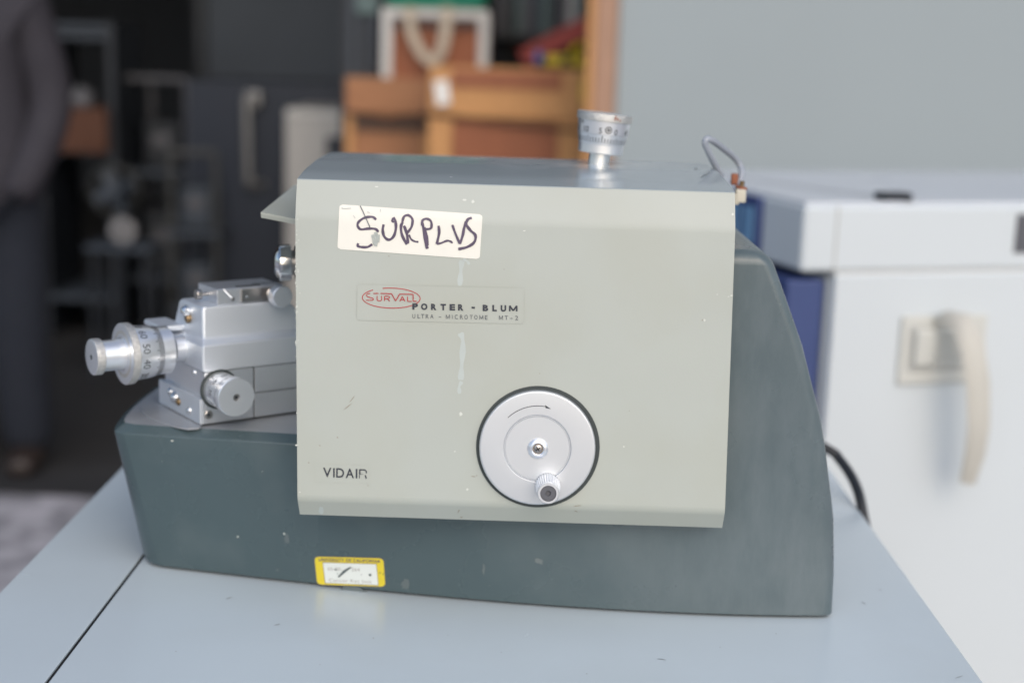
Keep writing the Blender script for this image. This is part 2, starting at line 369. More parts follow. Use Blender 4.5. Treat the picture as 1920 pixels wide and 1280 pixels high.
# timber door jamb
px0, px1 = ony(1097, 150, WY)[0], DOOR_R - 0.004
e = empty('timber_post', ((px0 + px1) / 2, WY, 0), 'brown timber post at the edge of the pale wall', 'post')
b = MB(); b.box(((px0 + px1) / 2 + 0.012, WY + 0.07, 1.75), (px1 - px0 - 0.024, 0.16, 3.5), 'wood_post', bevel=0.006); b.build('post_board', e)
b = MB(); b.box((px0 + 0.012, WY + 0.04, 1.75), (0.022, 0.12, 3.5), 'wood_light', bevel=0.004); b.build('edge_strip', e)

# ================================================================== BACKGROUND THINGS
def span(x0, x1, yt, Y):
    """world x range and top height of something seen at pixel columns x0..x1 with its top at row yt, standing at distance Y"""
    return ony(x0, yt, Y)[0], ony(x1, yt, Y)[0], ony((x0 + x1) / 2, yt, Y)[2]

# front wooden crate -------------------------------------------------
Y = 4.55
x0, x1, zt = span(806, 1096, 128, Y)
def zrow(px, py, Y): return ony(px, py, Y)[2]
def crate(x0, x1, zt, Y, dep, name, label, rows, stile, tagit, wm, lowm):
    cx = (x0 + x1) / 2
    e = empty(name, (cx, Y, 0), label, 'crate', 'wooden crates stacked in the doorway')
    b = MB(); b.box((cx, Y + dep / 2 + 0.02, zt / 2 + 0.005), (x1 - x0 - 0.01, dep, zt - 0.02), wm, bevel=0.004); b.build('crate_body', e)
    zb = rows
    b = MB(); b.box((cx, Y + 0.009, (zt + zb[0]) / 2), (x1 - x0, 0.022, zt - zb[0]), 'wood_light' if tagit else 'wood', bevel=0.003); b.build('top_rail', e)
    for xx in ((x0 + stile / 2), (x1 - stile / 2)):
        b = MB(); b.box((xx, Y + 0.0075, zb[0] / 2 - 0.002), (stile, 0.025, zb[0] - 0.004), 'wood_light', bevel=0.003); b.build('stile', e)
    b = MB(); b.box((cx, Y + 0.012, (zb[0] - 0.03) / 2 + 0.1), (x1 - x0 - 2 * stile - 0.004, 0.016, zb[0] - 0.2), lowm); b.build('front_panel', e)
    b = MB(); b.box((cx, Y + 0.009, 0.05), (x1 - x0 - 2 * stile - 0.006, 0.02, 0.1), 'wood_light', bevel=0.003); b.build('bottom_rail', e)
    return e
z1 = zrow(950, 222, Y)
e1 = crate(x0, x1, zt, Y, 0.6, 'wooden_crate', 'orange plywood crate with white paper tag and dark strap, front of the two crates', (z1,), 0.075, True, 'wood', 'wood_red')
b = MB(); b.box(((x0 + x1) / 2, Y - 0.005, (zt + zrow(950, 168, Y)) / 2 - 0.004), (x1 - x0 - 0.14, 0.008, zt - zrow(950, 168, Y) - 0.012), 'wood_red'); b.build('name_board', e1)
pa, pb = ony(806, 212, Y - 0.012), ony(1096, 246, Y - 0.012)
b = MB(); b.tube([pa, (pa + pb) / 2 + [0, 0, -.004], pb], 0.011, 'strap_and_shade', n=8, flat=0.4); b.build('strap', e1)
c = ony(829, 174, Y - 0.016); b = MB(); b.box(c, (0.042, 0.003, 0.075), 'paper', R=Matrix.Rotation(rad(-8), 3, 'Y')); b.build('paper_tag', e1)
# left wooden crate
Y2 = 4.85
x0, x1, zt = span(648, 812, 146, Y2)
e2 = crate(x0, x1, zt, Y2, 0.5, 'wooden_crate', 'darker wooden crate with a painted shadow band, half behind the crate with the paper tag', (zrow(725, 212, Y2),), 0.03, False, 'wood', 'wood')
b = MB(); b.tube([ony(652, 212, Y2 - .012), ony(725, 226, Y2 - .012), ony(805, 214, Y2 - .012)], 0.016, 'strap_and_shade', n=8, flat=0.5); b.build('shadow_line', e2)  # dark strip painting the shadow line under the top rail
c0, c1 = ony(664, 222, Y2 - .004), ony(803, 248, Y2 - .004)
b = MB(); b.box((c0 + c1) / 2, (c1[0] - c0[0], 0.012, abs(c0[2] - c1[2])), 'strap_and_shade'); b.build('rail_shade_strip', e2)  # solid strip coloured as the shade below the rail, nothing is open

# wooden case with pale metal edges on the crates
Y = 4.95
x0, x1, zt = span(718, 916, 18, Y); zb = span(0, 1, 0, 1)[2]
zbase = WLOC[e2].z + span(648, 812, 146, Y2)[2] - 0.004
cx = (x0 + x1) / 2
e = empty('wooden_case', (cx, Y, zbase), 'reddish wooden case with pale metal edging and tan straps standing on the crates', 'case')
b = MB(); b.box((cx, Y + 0.2, (zbase + zt) / 2), (x1 - x0, 0.36, zt - zbase), 'wood_red', bevel=0.004); b.build('case_body', e)
b = MB()
for xx in (x0 + 0.014, x1 - 0.014): b.box((xx, Y + 0.013, (zbase + zt) / 2), (0.034, 0.034, zt - zbase + 0.004), 'frame_white', bevel=0.003)
b.box((cx, Y + 0.0145, zt - 0.014), (x1 - x0 - 0.06, 0.034, 0.03), 'frame_white', bevel=0.003); b.build('metal_edging', e)
b = MB()
b.box((cx, Y - 0.003, zt - 0.05), (x1 - x0 - 0.07, 0.006, 0.016), 'dark1'); b.build('hasp_rail', e)
for pts in (((768, 14), (772, 60), (795, 105), (822, 122)), ((838, 14), (836, 55), (826, 100), (806, 124))):
    P = smooth_pts([ony(u, v, Y - 0.03 - 0.02 * math.sin(i)) for i, (u, v) in enumerate(pts)])
    b = MB(); b.tube(P, 0.019, 'tan', n=8, flat=0.25); b.build('strap', e)
b = MB(); b.box((cx, Y + 0.16, zt + 0.075), (x1 - x0 - 0.015, 0.34, 0.15), 'green', bevel=0.03, seg=3)
tag(b.build('cloth_bundle', origin=(cx, Y + 0.16, zt)), 'green folded cloth lying on top of the wooden case', 'cloth')
# dark racks left of the case
Y = 5.1
x0, x1, zt = span(640, 716, -60, Y); cx = (x0 + x1) / 2
e = empty('equipment_rack', (cx, Y, 0), 'dark slate rack of boxed gear left of the wooden case', 'rack')
b = MB(); b.box((cx, Y + 0.25, zt / 2), (x1 - x0, 0.5, zt), 'dark1', bevel=0.006); b.build('rack_body', e)
for u in (660, 684, 706):
    b = MB(); p = ony(u, 85, Y - 0.012); b.box((p[0], Y - 0.012, zt - 0.25), (0.022, 0.03, 0.42), 'dark2', bevel=0.004); b.build('rack_rail', e)
p = ony(690, 8, Y - .02); b = MB(); b.box(p, (0.08, 0.03, 0.07), 'teal', bevel=0.005); b.build('grey_drawer_front', e)

# shelf on the right of the case: red beam, binders, yellow and blue goods
Y = 5.3
xa, xb = ony(925, 100, Y)[0], ony(1104, 100, Y)[0]
e = empty('pallet_shelf', ((xa + xb) / 2, Y, 0), 'steel shelf with a slanting red beam behind the crates', 'shelf')
b = MB(); 
pA, pB = ony(985, 108, Y), ony(1104, 48, Y)
d = pB - pA; R = Matrix.Rotation(-math.atan2(d[2], d[0]), 3, 'Y')
b.box((pA + pB) / 2, (np.linalg.norm(d) + 0.03, 0.04, 0.07), 'red', R=R, bevel=0.004); b.build('beam', e)
pC = ony(996, 128, Y + .05); b = MB(); b.box((pC[0], Y + 0.05, pC[2] / 2 + .02), (0.035, 0.06, pC[2] + 0.08), 'red', bevel=0.004); b.build('upright', e)
b = MB(); b.box(((xa + xb) / 2, Y + 0.3, ony(1000, 62, Y)[2] - 0.012), (xb - xa, 0.4, 0.02), 'dark1'); b.build('shelf_board', e)
b = MB(); b.box(((xa + xb) / 2, Y + 0.5, 1.0), (xb - xa, 0.02, 2.0), 'dark1'); b.build('back_sheet', e)
zs = ony(1000, 62, Y)[2]
cols = ['greyb', 'dark1', 'teal', 'greyb', 'dark2', 'teal', 'dark1', 'greyb', 'greybox', 'teal']
u = 930
for i in range(10):
    wd = [17, 20, 14, 18, 15, 19, 16, 15, 18, 16][i]
    xa_, xb_ = ony(u, 30, Y + .12)[0], ony(u + wd - 2, 30, Y + .12)[0]
    hh = 0.30 + 0.05 * ((i * 7) % 3)
    b = MB(); b.box(((xa_ + xb_) / 2, Y + 0.24, zs + hh / 2), (xb_ - xa_, 0.24, hh), cols[i], bevel=0.003)
    o = b.build('binder', origin=((xa_ + xb_) / 2, Y + 0.24, zs))
    tag(o, ['grey box file at the end of the shelf nearest the wooden case', 'charcoal box file second from the wooden case', 'narrow teal box file third from the wooden case',
            'grey box file fourth from the wooden case', 'slate box file fifth from the wooden case', 'teal box file near the middle of the shelf, sixth from the wooden case',
            'charcoal box file above the red beam, seventh from the wooden case', 'grey box file between charcoal and pale ones above the red beam', 'palest grey box file on the shelf above the red beam',
            'teal box file beside the timber post above the red beam'][i], 'box file', 'box files on the shelf above the red beam')
    u += wd
p0, p1 = ony(1024, 112, 4.75), ony(1096, 116, 4.75)
b = MB(); b.box((p0 + p1) / 2, (p1[0] - p0[0], 0.05, 0.035), 'yel', bevel=0.006); b.box((p0 + p1) / 2 + [0, -.027, 0], (0.03, 0.006, 0.02), 'dark1')
zc = ((p0 + p1) / 2)[2]
tag(b.build('spirit_level', origin=(p0 + p1) / 2), 'yellow level lying on top of the front crate beside a blue block', 'level')
p = ony(1010, 108, 4.75); b = MB(); b.box(p, (0.022, 0.05, 0.04), 'blue', bevel=0.005); b.box(p + [0, 0, 0.024], (0.012, 0.03, 0.01), 'dark1')
tag(b.build('blue_block', origin=p), 'small blue block next to the yellow level on the front crate', 'block')
P = smooth_pts([ony(1070, 104, 4.7), ony(1078, 90, 4.72), ony(1092, 84, 4.75), ony(1103, 96, 4.7), ony(1098, 140, 4.52), ony(1094, 178, 4.48), ony(1100, 205, 4.48), ony(1108, 180, 4.46), ony(1103, 165, 4.46)])
b = MB(); b.tube(P, 0.009, 'yel', n=8)
tag(b.build('yellow_hose', origin=P[0]), 'yellow hose looped over the crate corner by the timber post', 'hose')

# dim things deeper inside --------------------------------------------------
Y = 7.5
x0, x1, zt = span(372, 712, -260, Y); cx = (x0 + x1) / 2
zb = zrow(500, 150, Y)
e = empty('partition_panel', (cx, Y, 0), 'tall dark grey panel partition deep inside the warehouse', 'panel')
b = MB(); b.box((cx, Y + 0.05, (zt + 0.3) / 2), (x1 - x0, 0.06, zt), 'dark2', bevel=0.005); b.build('panel_sheet', e)
for q in (0.0, 1.0):
    b = MB(); b.box((x0 + q * (x1 - x0), Y + 0.03, (zt + 0.3) / 2), (0.05, 0.12, zt + 0.3), 'dark1', bevel=0.005); b.build('panel_post', e)
Y = 6.2
x0, x1, zt = span(350, 652, 155, Y); cx = (x0 + x1) / 2
e = empty('navy_cabinet', (cx, Y, 0), 'dark navy equipment cabinet with a vertical steel handle', 'cabinet')
b = MB(); b.box((cx, Y + 0.3, zt / 2 + 0.03), (x1 - x0, 0.6, zt - 0.06), 'darknavy', bevel=0.01); b.build('cabinet_body', e)
b = MB(); b.box((cx, Y + 0.31, 0.04), (x1 - x0 - 0.06, 0.54, 0.06), 'dark1'); b.build('plinth', e)
P = smooth_pts([ony(490, 182, Y - .01), ony(466, 184, Y - .05), ony(463, 200, Y - .06), ony(466, 330, Y - .06), ony(470, 346, Y - .05), ony(494, 346, Y - .01)], 5)
b = MB(); b.tube(P, 0.018, 'pipe', n=10); b.build('handle', e)
p = ony(474, 186, Y - .03); b = MB(); b.box(p, (0.07, 0.05, 0.07), 'pipe', bevel=0.012); b.build('hinge_block', e)

Y = 5.7
x0, x1, zt = span(534, 660, 205, Y); cx = (x0 + x1) / 2
e = empty('grey_cabinet', (cx, Y, 0), 'pale grey cabinet with a dark square window beside the crates', 'cabinet')
b = MB(); b.box((cx, Y + 0.3, zt / 2), (x1 - x0, 0.6, zt), 'greybox', bevel=0.01); b.build('cabinet_body', e)
pw0, pw1 = ony(612, 256, Y - .006), ony(656, 300, Y - .006); b = MB(); b.box((pw0 + pw1) / 2, (pw1[0] - pw0[0], 0.012, pw0[2] - pw1[2]), 'darknavy', bevel=0.003); b.build('window', e)
b = MB(); b.box((cx, Y - 0.004, zt - 0.02), (x1 - x0 - 0.01, 0.012, 0.02), 'frame_white'); b.build('top_trim', e)

# steel framed trolleys
def trolley(px0, px1, pyt, pyb, Y, dep, label, frame_m, shelves, gear):
    a, c_ = ony(px0, pyb, Y), ony(px1, pyt, Y); xA, xB, zT_ = a[0], c_[0], c_[2]
    e = empty('steel_trolley', ((xA + xB) / 2, Y, 0), label, 'trolley', 'steel trolleys in the dim warehouse')
    for xx in (xA, xB):
        for yy in (Y, Y + dep):
            b = MB(); b.tube([(xx, yy, 0.1), (xx, yy, zT_)], 0.014, frame_m, n=8); b.build('post', e)
            b = MB(); b.lathe([(0, -.015), (.045, -.015), (.05, 0), (.045, .015), (0, .015)], frame((xx, yy, 0.054), (1, 0, 0)), 'dark1', n=18); b.build('caster', e)
    for zz in shelves:
        b = MB(); b.box(((xA + xB) / 2, Y + dep / 2, zz), (xB - xA + 0.03, dep + 0.03, 0.025), 'dark2', bevel=0.004); b.build('shelf', e)
    b = MB(); b.tube([(xA, Y, zT_), (xB, Y, zT_)], 0.014, frame_m, n=8); b.build('push_bar', e)
    for k, (fx, sz, zz, mm, nm, lb) in enumerate(gear):
        xx = xA + (xB - xA) * fx
        b = MB(); b.box((xx, Y + dep / 2, zz + 0.0125 + sz[2] / 2), sz, mm, bevel=0.02, seg=3)
        b.box((xx, Y + dep / 2 - sz[1] / 2 - 0.004, zz + 0.0125 + sz[2] * .6), (sz[0] * .5, 0.012, sz[2] * .25), 'greyb', bevel=0.003)
        tag(b.build(nm, origin=(xx, Y + dep / 2, zz + 0.0125)), lb, 'equipment', 'gear on the trolleys')
    return e
trolley(238, 350, 150, 480, 6.6, 0.5, 'tall steel trolley with grey uprights behind the low trolley', 'greyb', (0.25, 0.75), [
    (0.5, (0.18, 0.3, 0.22), 0.75, 'dark1', 'test_instrument', 'charcoal instrument on the upper shelf of the tall trolley'),
    (0.5, (0.2, 0.3, 0.3), 0.25, 'dark1', 'test_instrument', 'larger charcoal instrument on the bottom shelf of the tall trolley')])
trolley(322, 404, 288, 470, 6.0, 0.45, 'low steel trolley loaded with dim instruments', 'dark_pipe', (0.22, 0.55), [
    (0.42, (0.14, 0.26, 0.18), 0.55, 'dark2', 'test_instrument', 'slate instrument on the top shelf of the low trolley'),
    (0.42, (0.14, 0.26, 0.18), 0.22, 'dark2', 'test_instrument', 'slate instrument on the bottom shelf of the low trolley')])
# shelf with orange carton and round things
Y = 6.4
x0, x1, zt = span(70, 205, 40, Y); cx = (x0 + x1) / 2
e = empty('dark_shelf', (cx, Y, 0), 'dark storage shelf behind the person with an orange carton on it', 'shelf')
b = MB()
for xx in (x0, x1):
    b.box((xx, Y + 0.25, zt / 2), (0.03, 0.5, zt), 'dark1')
b.build('side_frame', e)
zc = zrow(150, 280, Y)
for zz in (0.2, zc, zc + 0.55, zt - 0.05):
    b = MB(); b.box((cx, Y + 0.25, zz - 0.012), (x1 - x0 - 0.032, 0.5, 0.024), 'dark2'); b.build('shelf_board', e)
pa, pb = ony(104, 190, Y - .05), ony(200, 278, Y - .05)
b = MB(); b.box(((pa[0] + pb[0]) / 2, Y + 0.1, zc + (pa[2] - zc) / 2 - .02), (pb[0] - pa[0], 0.3, pa[2] - zc - 0.02), 'orange', bevel=0.006)
b.box(((pa[0] + pb[0]) / 2 + .06, Y - 0.053, zc + (pa[2] - zc) / 2), (0.1, 0.006, 0.16), 'orange')
tag(b.build('orange_carton', origin=((pa[0] + pb[0]) / 2, Y + .1, zc)), 'dull orange carton on the dark shelf beside the person', 'carton')
p = ony(150, 165, Y + .08); b = MB(); b.box((p[0], Y + .1, pa[2] + 0.005), (0.12, 0.12, 0.08), 'greyb', bevel=0.03, seg=3); b.box((p[0], Y + .1, pa[2] + 0.05), (0.05, 0.05, 0.02), 'greyb', bevel=0.006)
tag(b.build('grey_jar', origin=(p[0], Y + .1, pa[2] - .04)), 'pale grey lidded tub on the orange carton', 'tub')
# fan on stand and hanging lamp
Y = 6.1; p = ony(215, 358, Y)
e = empty('pedestal_fan', (p[0], Y, 0), 'dark round pedestal fan left of the trolleys', 'fan')
b = MB(); b.lathe([(0.10, -.02), (.115, 0), (.10, .02), (.09, 0), (0.10, -.02)], frame(p, (0, -1, 0)), 'dark_pipe', n=32); b.build('fan_ring', e)
b = MB(); b.lathe([(0, .05), (.03, .045), (.035, 0), (.03, -.06), (0, -.06)], frame(p, (0, -1, 0)), 'dark2', n=24); b.build('hub', e)
for k in range(4):
    a = k * math.pi / 2 + .4; b = MB(); b.box(p + [0.055 * math.cos(a), 0.0, 0.055 * math.sin(a)], (0.09, 0.006, 0.05), 'dark2', R=Matrix.Rotation(-a, 3, 'Y') @ Matrix.Rotation(.4, 3, 'X')); b.build('blade', e)
b = MB(); b.tube([(p[0], Y + .06, 0.03), (p[0], Y + .06, p[2])], 0.015, 'dark1'); b.lathe([(0, 0.0), (.16, 0.0), (.16, .02), (.03, .04), (0, .04)], frame((p[0], Y + .06, .006), (0, 0, 1)), 'dark1', n=32); b.build('stand', e)
b = MB(); p = ony(230, 432, 5.6); b.lathe([(0, -.06), (.045, -.06), (.052, -.05), (.052, .05), (.045, .06), (.02, .06), (.02, -.02), (0, -.02)], frame(p, (0.3, -1, 0.1)), 'roll_paper', n=28)
zst = p[2] - 0.052
tag(b.build('paper_roll', origin=p), 'white paper roll on a small dark stool near the trolleys', 'roll')
e = empty('low_stool', (p[0], 5.6, 0), 'small dark stool carrying the white paper roll', 'stool')
b = MB(); b.box((p[0], 5.62, zst - 0.012), (0.26, 0.22, 0.024), 'dark2', bevel=0.006); b.build('seat', e)
for sx in (-1, 1):
    for sy in (-1, 1):
        b = MB(); b.tube([(p[0] + sx * .11, 5.62 + sy * .09, 0.005), (p[0] + sx * .1, 5.62 + sy * .08, zst - .02)], 0.012, 'dark1', n=8); b.build('leg', e)

# person standing in the doorway -------------------------------------------------
def skin_mesh(name, verts, edges, radii, m, parent, root=0, sub=2):
    me = bpy.data.meshes.new(name); o0 = WLOC[parent]
    me.from_pydata([tuple(Vector(v) - o0) for v in verts], edges, []); me.update()
    o = bpy.data.objects.new(name, me); COL.objects.link(o)
    md = o.modifiers.new('skin', 'SKIN'); md.use_smooth_shade = True
    sk = me.skin_vertices[0].data if me.skin_vertices else None
    if sk is None:
        me.skin_vertices.new() if hasattr(me.skin_vertices, 'new') else None
        sk = me.skin_vertices[0].data
    for i, r in enumerate(radii): sk[i].radius = r if isinstance(r, tuple) else (r, r)
    sk[root].use_root = True
    s2 = o.modifiers.new('sub', 'SUBSURF'); s2.levels = sub; s2.render_levels = sub
    bpy.context.view_layer.update()
    dg = bpy.context.evaluated_depsgraph_get()
    me2 = bpy.data.meshes.new_from_object(o.evaluated_get(dg)); me2.name = name
    o.modifiers.clear(); o.data = me2; me2.materials.clear(); me2.materials.append(M[m])
    for p in me2.polygons: p.use_smooth = True
    o.parent = parent; WLOC[o] = o0
    return o
PX, PY = -1.70, 4.36
pe = empty('person', (PX, PY, 0), 'person in a dark mauve jacket and navy jeans standing in the doorway', 'person')
def P_(x, y, z): return (PX + x, PY + y, z)
# body (skin): one continuous figure, facing away to the left
bv = [P_(0, 0, 0.95), P_(0, 0, 1.10), P_(0, .01, 1.30), P_(0, .01, 1.46), P_(0, -.01, 1.55), P_(-.01, -.03, 1.64), P_(-.01, -.04, 1.74),
      P_(.10, 0, .88), P_(.115, -.01, .50), P_(.125, .03, .09), P_(-.10, 0, .88), P_(-.13, .03, .50), P_(-.14, .09, .09),
      P_(.19, .01, 1.43), P_(.25, .03, 1.14), P_(.19, -.09, .92), P_(.175, -.098, .895), P_(-.19, .01, 1.43), P_(-.25, .03, 1.14), P_(-.19, -.09, .92), P_(-.175, -.098, .895)]
be = [(0, 1), (1, 2), (2, 3), (3, 4), (4, 5), (5, 6), (0, 7), (7, 8), (8, 9), (0, 10), (10, 11), (11, 12), (3, 13), (13, 14), (14, 15), (15, 16), (3, 17), (17, 18), (18, 19), (19, 20)]
br = [(.14, .10), (.13, .09), (.15, .10), (.12, .08), .05, (.075, .09), (.06, .07), .07, .05, .034, .07, .05, .034, .052, .04, .03, .03, .052, .04, .03, .03]
skin_mesh('body', bv, be, br, 'skin', pe)
# jacket and jeans grown over the body, hands pushed into the jacket pockets
jv = [P_(0, 0, 0.77), P_(0, 0, .94), P_(0, .0, 1.12), P_(0, .01, 1.30), P_(0, .01, 1.46), P_(0, 0, 1.53), P_(.19, .01, 1.43), P_(.255, .03, 1.15), P_(.205, -.08, .94), P_(.155, -.11, .86), P_(-.19, .01, 1.43), P_(-.255, .03, 1.15), P_(-.205, -.08, .94), P_(-.155, -.11, .86)]
je = [(0, 1), (1, 2), (2, 3), (3, 4), (4, 5), (4, 6), (6, 7), (7, 8), (8, 9), (4, 10), (10, 11), (11, 12), (12, 13)]
jr = [(.255, .17), (.235, .155), (.20, .14), (.195, .135), (.15, .11), (.075, .07), .085, .07, .062, .056, .085, .07, .062, .056]
skin_mesh('jacket', jv, je, jr, 'jacket', pe)
tv = [P_(0, 0, .92), P_(.115, 0, .80), P_(.13, -.01, .48), P_(.14, .03, .04), P_(-.115, 0, .80), P_(-.142, .03, .48), P_(-.152, .09, .04)]
skin_mesh('jeans', tv, [(0, 1), (1, 2), (2, 3), (0, 4), (4, 5), (5, 6)], [(.18, .13), .125, .098, .082, .125, .098, .082], 'trouser', pe)
for sx, sy in ((.14, .03), (-.152, .09)):
    skin_mesh('shoe', [P_(sx, sy + .03, .045), P_(sx + .005, sy - .08, .045), P_(sx + .02, sy - .17, .035)], [(0, 1), (1, 2)], [(.056, .046), (.058, .046), (.046, .032)], 'shoe', pe)
b = MB()
hc = Vector(P_(-.01, -.035, 1.70))
t = bmesh.new(); bmesh.ops.create_uvsphere(t, u_segments=28, v_segments=18, radius=1.0)
for v in t.verts:
    v.co = Vector((v.co.x * .083, v.co.y * .103, v.co.z * .112))
    if v.co.y < -.06 and v.co.z < .035: v.co.y *= .78
    v.co += Vector((0, .016, .028))
b.merge(t, Matrix.Translation(hc), 'hair'); b.build('hair', pe)
# ================================================================== WHITE FREEZER
fz = ony(1510, 385, 2.0); ya = rad(17)
fu = np.array([math.cos(ya), math.sin(ya), 0]); fv = np.array([-math.sin(ya), math.cos(ya), 0]); Fo = np.array([fz[0], 2.0, 0])
FR = Matrix.Rotation(ya, 3, 'Z')
def fp(u, v, z): return Fo + fu * u + fv * v + np.array([0, 0, z])
FZ = 1.155; WID, DEP = 0.85, 0.53
fe = empty('laboratory_freezer', fp(WID / 2, DEP / 2, 0), 'white laboratory freezer with lid, blue corner strip and hanging latch handle', 'freezer')
def fbox(name, u0, u1, v0, v1, z0, z1, m, bevel=0.006, parent=fe):
    b = MB(); b.box(fp((u0 + u1) / 2, (v0 + v1) / 2, (z0 + z1) / 2), (u1 - u0, v1 - v0, z1 - z0), m, R=FR, bevel=bevel, seg=3); return b.build(name, parent)
lid = fbox('lid', 0, WID, 0, DEP, FZ - 0.100, FZ - .004, 'white_steel', 0.008)
fbox('lid_top', 0.004, WID - .004, 0.006, DEP - .006, FZ - 0.006, FZ, 'white_top', 0.003, lid)
fbox('lid_seam', 0.051, 0.0535, -0.0012, 0.012, FZ - 0.096, FZ - .006, 'latch_dark', 0.0, lid)
P0, P1 = fp(.17, .0, FZ + .001), fp(.03, DEP - .01, FZ + .001)
dd = (P1 - P0); dd /= np.linalg.norm(dd); nn = np.array([-dd[1], dd[0], 0]) * .003
b = MB(); b.poly([P0 - nn, P0 + nn, P1 + nn, P1 - nn], [[0, 1, 2, 3]], 'greyb'); b.build('top_crease', lid, recalc=False)
body = fbox('freezer_body', 0.052, WID, 0.012, DEP, 0.08, FZ - 0.108, 'white_steel', 0.006)
fbox('gasket', 0.055, WID - .01, 0.003, DEP - .02, FZ - 0.109, FZ - 0.099, 'frame_white', 0.0, body)
fbox('front_door', 0.0545, WID - .004, -0.004, 0.0115, 0.12, FZ - 0.1035, 'white_steel', 0.004)
fbox('corner_strip', -0.012, 0.049, 0.014, 0.16, 0.12, FZ - 0.112, 'navy', 0.006)
fbox('side_panel', -0.006, 0.0515, 0.162, DEP - .01, 0.1, FZ - 0.104, 'white_steel', 0.005)
fbox('base_plinth', 0.06, WID - .02, 0.03, DEP - .02, 0.0, 0.079, 'dark1', 0.0)
dp = fbox('control_panel', -0.010, -0.0005, 0.125, 0.40, FZ - 0.088, FZ - 0.006, 'navy', 0.003)
for k in range(5):
    fbox('key_field', -0.0125, -0.0105, 0.137 + k * .05, 0.172 + k * .05, FZ - 0.076, FZ - 0.022, 'screen', 0.0, dp)
def fpx(px, py, v=-0.006):
    """point of the freezer front at a picture position -> (u, z)"""
    n_ = -fv; p0 = fp(0, v, 0); d_ = ray(px, py); q = CP + d_ * (np.dot(p0 - CP, n_) / np.dot(d_, n_)) - Fo
    return q @ fu, q[2]
u0, zA = fpx(1691, 592); u1, _ = fpx(1850, 592); _, zB = fpx(1770, 717)
lt = fbox('latch_plate', u0, u1, -0.010, -0.0045, zB, zA, 'latch_plate', 0.004)
ua, za = fpx(1704, 610); ub, zb_ = fpx(1812, 690)
b = MB(); b.box(fp((ua + ub) / 2, -0.0105, (za + zb_) / 2), (ub - ua, 0.004, za - zb_), 'latch_dark', R=FR, bevel=.0018); b.build('latch_recess', lt)
ua, za = fpx(1711, 616); ub, zb_ = fpx(1742, 682)
b = MB(); b.box(fp((ua + ub) / 2, -0.016, (za + zb_) / 2), (ub - ua, 0.01, za - zb_), 'latch_plate', R=FR, bevel=.004, seg=3); b.build('latch_tab', lt)
for k in range(4):
    ua, za = fpx(1746, 625 + k * 17); ub, _ = fpx(1800, 625)
    b = MB(); b.box(fp((ua + ub) / 2, -0.0145, za), (ub - ua, 0.007, 0.0075), 'latch_plate', R=FR, bevel=.002); b.build('rib', lt)
pts = [(1752, 606, -.012), (1772, 598, -.03), (1800, 604, -.055), (1822, 650, -.07), (1832, 720, -.078), (1833, 800, -.078), (1826, 850, -.072), (1812, 905, -.058)]
rows = []
for i, (a, c_, v) in enumerate(pts):
    uu, zz = fpx(a, c_, v)
    hw = [.010, .013, .017, .019, .0195, .0185, .0175, .013][i]; th = .008
    t_ = np.array(fpx(*pts[min(i + 1, 7)][:2], v)) - np.array(fpx(*pts[max(i - 1, 0)][:2], v)); t_ /= np.linalg.norm(t_); sx = np.array([-t_[1], t_[0]])
    rows.append([fp(uu + sx[0] * hw, v - th * .4, zz + sx[1] * hw), fp(uu + sx[0] * hw * .5, v - th, zz + sx[1] * hw * .5), fp(uu - sx[0] * hw * .5, v - th, zz - sx[1] * hw * .5),
                 fp(uu - sx[0] * hw, v - th * .4, zz - sx[1] * hw), fp(uu - sx[0] * hw * .8, v + th * .4, zz - sx[1] * hw * .8), fp(uu + sx[0] * hw * .8, v + th * .4, zz + sx[1] * hw * .8)])
b = MB(); b.loft(rows, 'latch_grip', True, True); b.build('latch_handle', fe, ang=60)
uh, _ = fpx(1700, 370); b = MB(); b.box(fp(uh, .03, FZ + .006), (.05, .03, .011), 'dark1', R=FR, bevel=.004); b.build('lid_catch', fe)
ur, zr0 = fpx(1912, 402); _, zr1 = fpx(1912, 475); b = MB(); b.box(fp(ur + .06, -.0008, (zr0 + zr1) / 2), (.12, .003, zr0 - zr1), 'greyb', R=FR); b.build('grey_plate', fe)

# ================================================================== TABLE
te = empty('cabinet_table', (-0.034, 1.21, 0), 'pale blue grey steel table top carrying the microtome, dark seam across it', 'table')
TX0, TX1, TY0, TY1, SX = -0.4236, 0.353, 0.78, 1.63, -0.3303
def slab(name, x0, x1, bev=.0025):
    b = MB(); b.box(((x0 + x1) / 2, (TY0 + TY1) / 2, ZT - .0125), (x1 - x0, TY1 - TY0, .025), 'table', bevel=bev, seg=3); return b.build(name, te)
slab('side_leaf', TX0, SX - .0015, .0008); tt_ = slab('table_top', SX + .0015, TX1, .0008)
b = MB(); b.box((SX, (TY0 + TY1) / 2, ZT - .013), (.0029, TY1 - TY0 - .004, .0225), 'gap'); b.build('seam_shade_strip', te)  # black filler standing in for the shade inside the seam
b = MB(); b.box(((TX0 + TX1) / 2, (TY0 + TY1) / 2, ZT - .035), (TX1 - TX0 - .01, TY1 - TY0 - .01, .018), 'gap'); b.build('seam_underlayer', te)  # black underlayer added so that the seam looks dark
b = MB(); b.box(((TX0 + TX1) / 2, (TY0 + TY1) / 2, .44), (TX1 - TX0 - .03, TY1 - TY0 - .03, .83), 'table', bevel=.004); cb = b.build('cabinet_body', te)
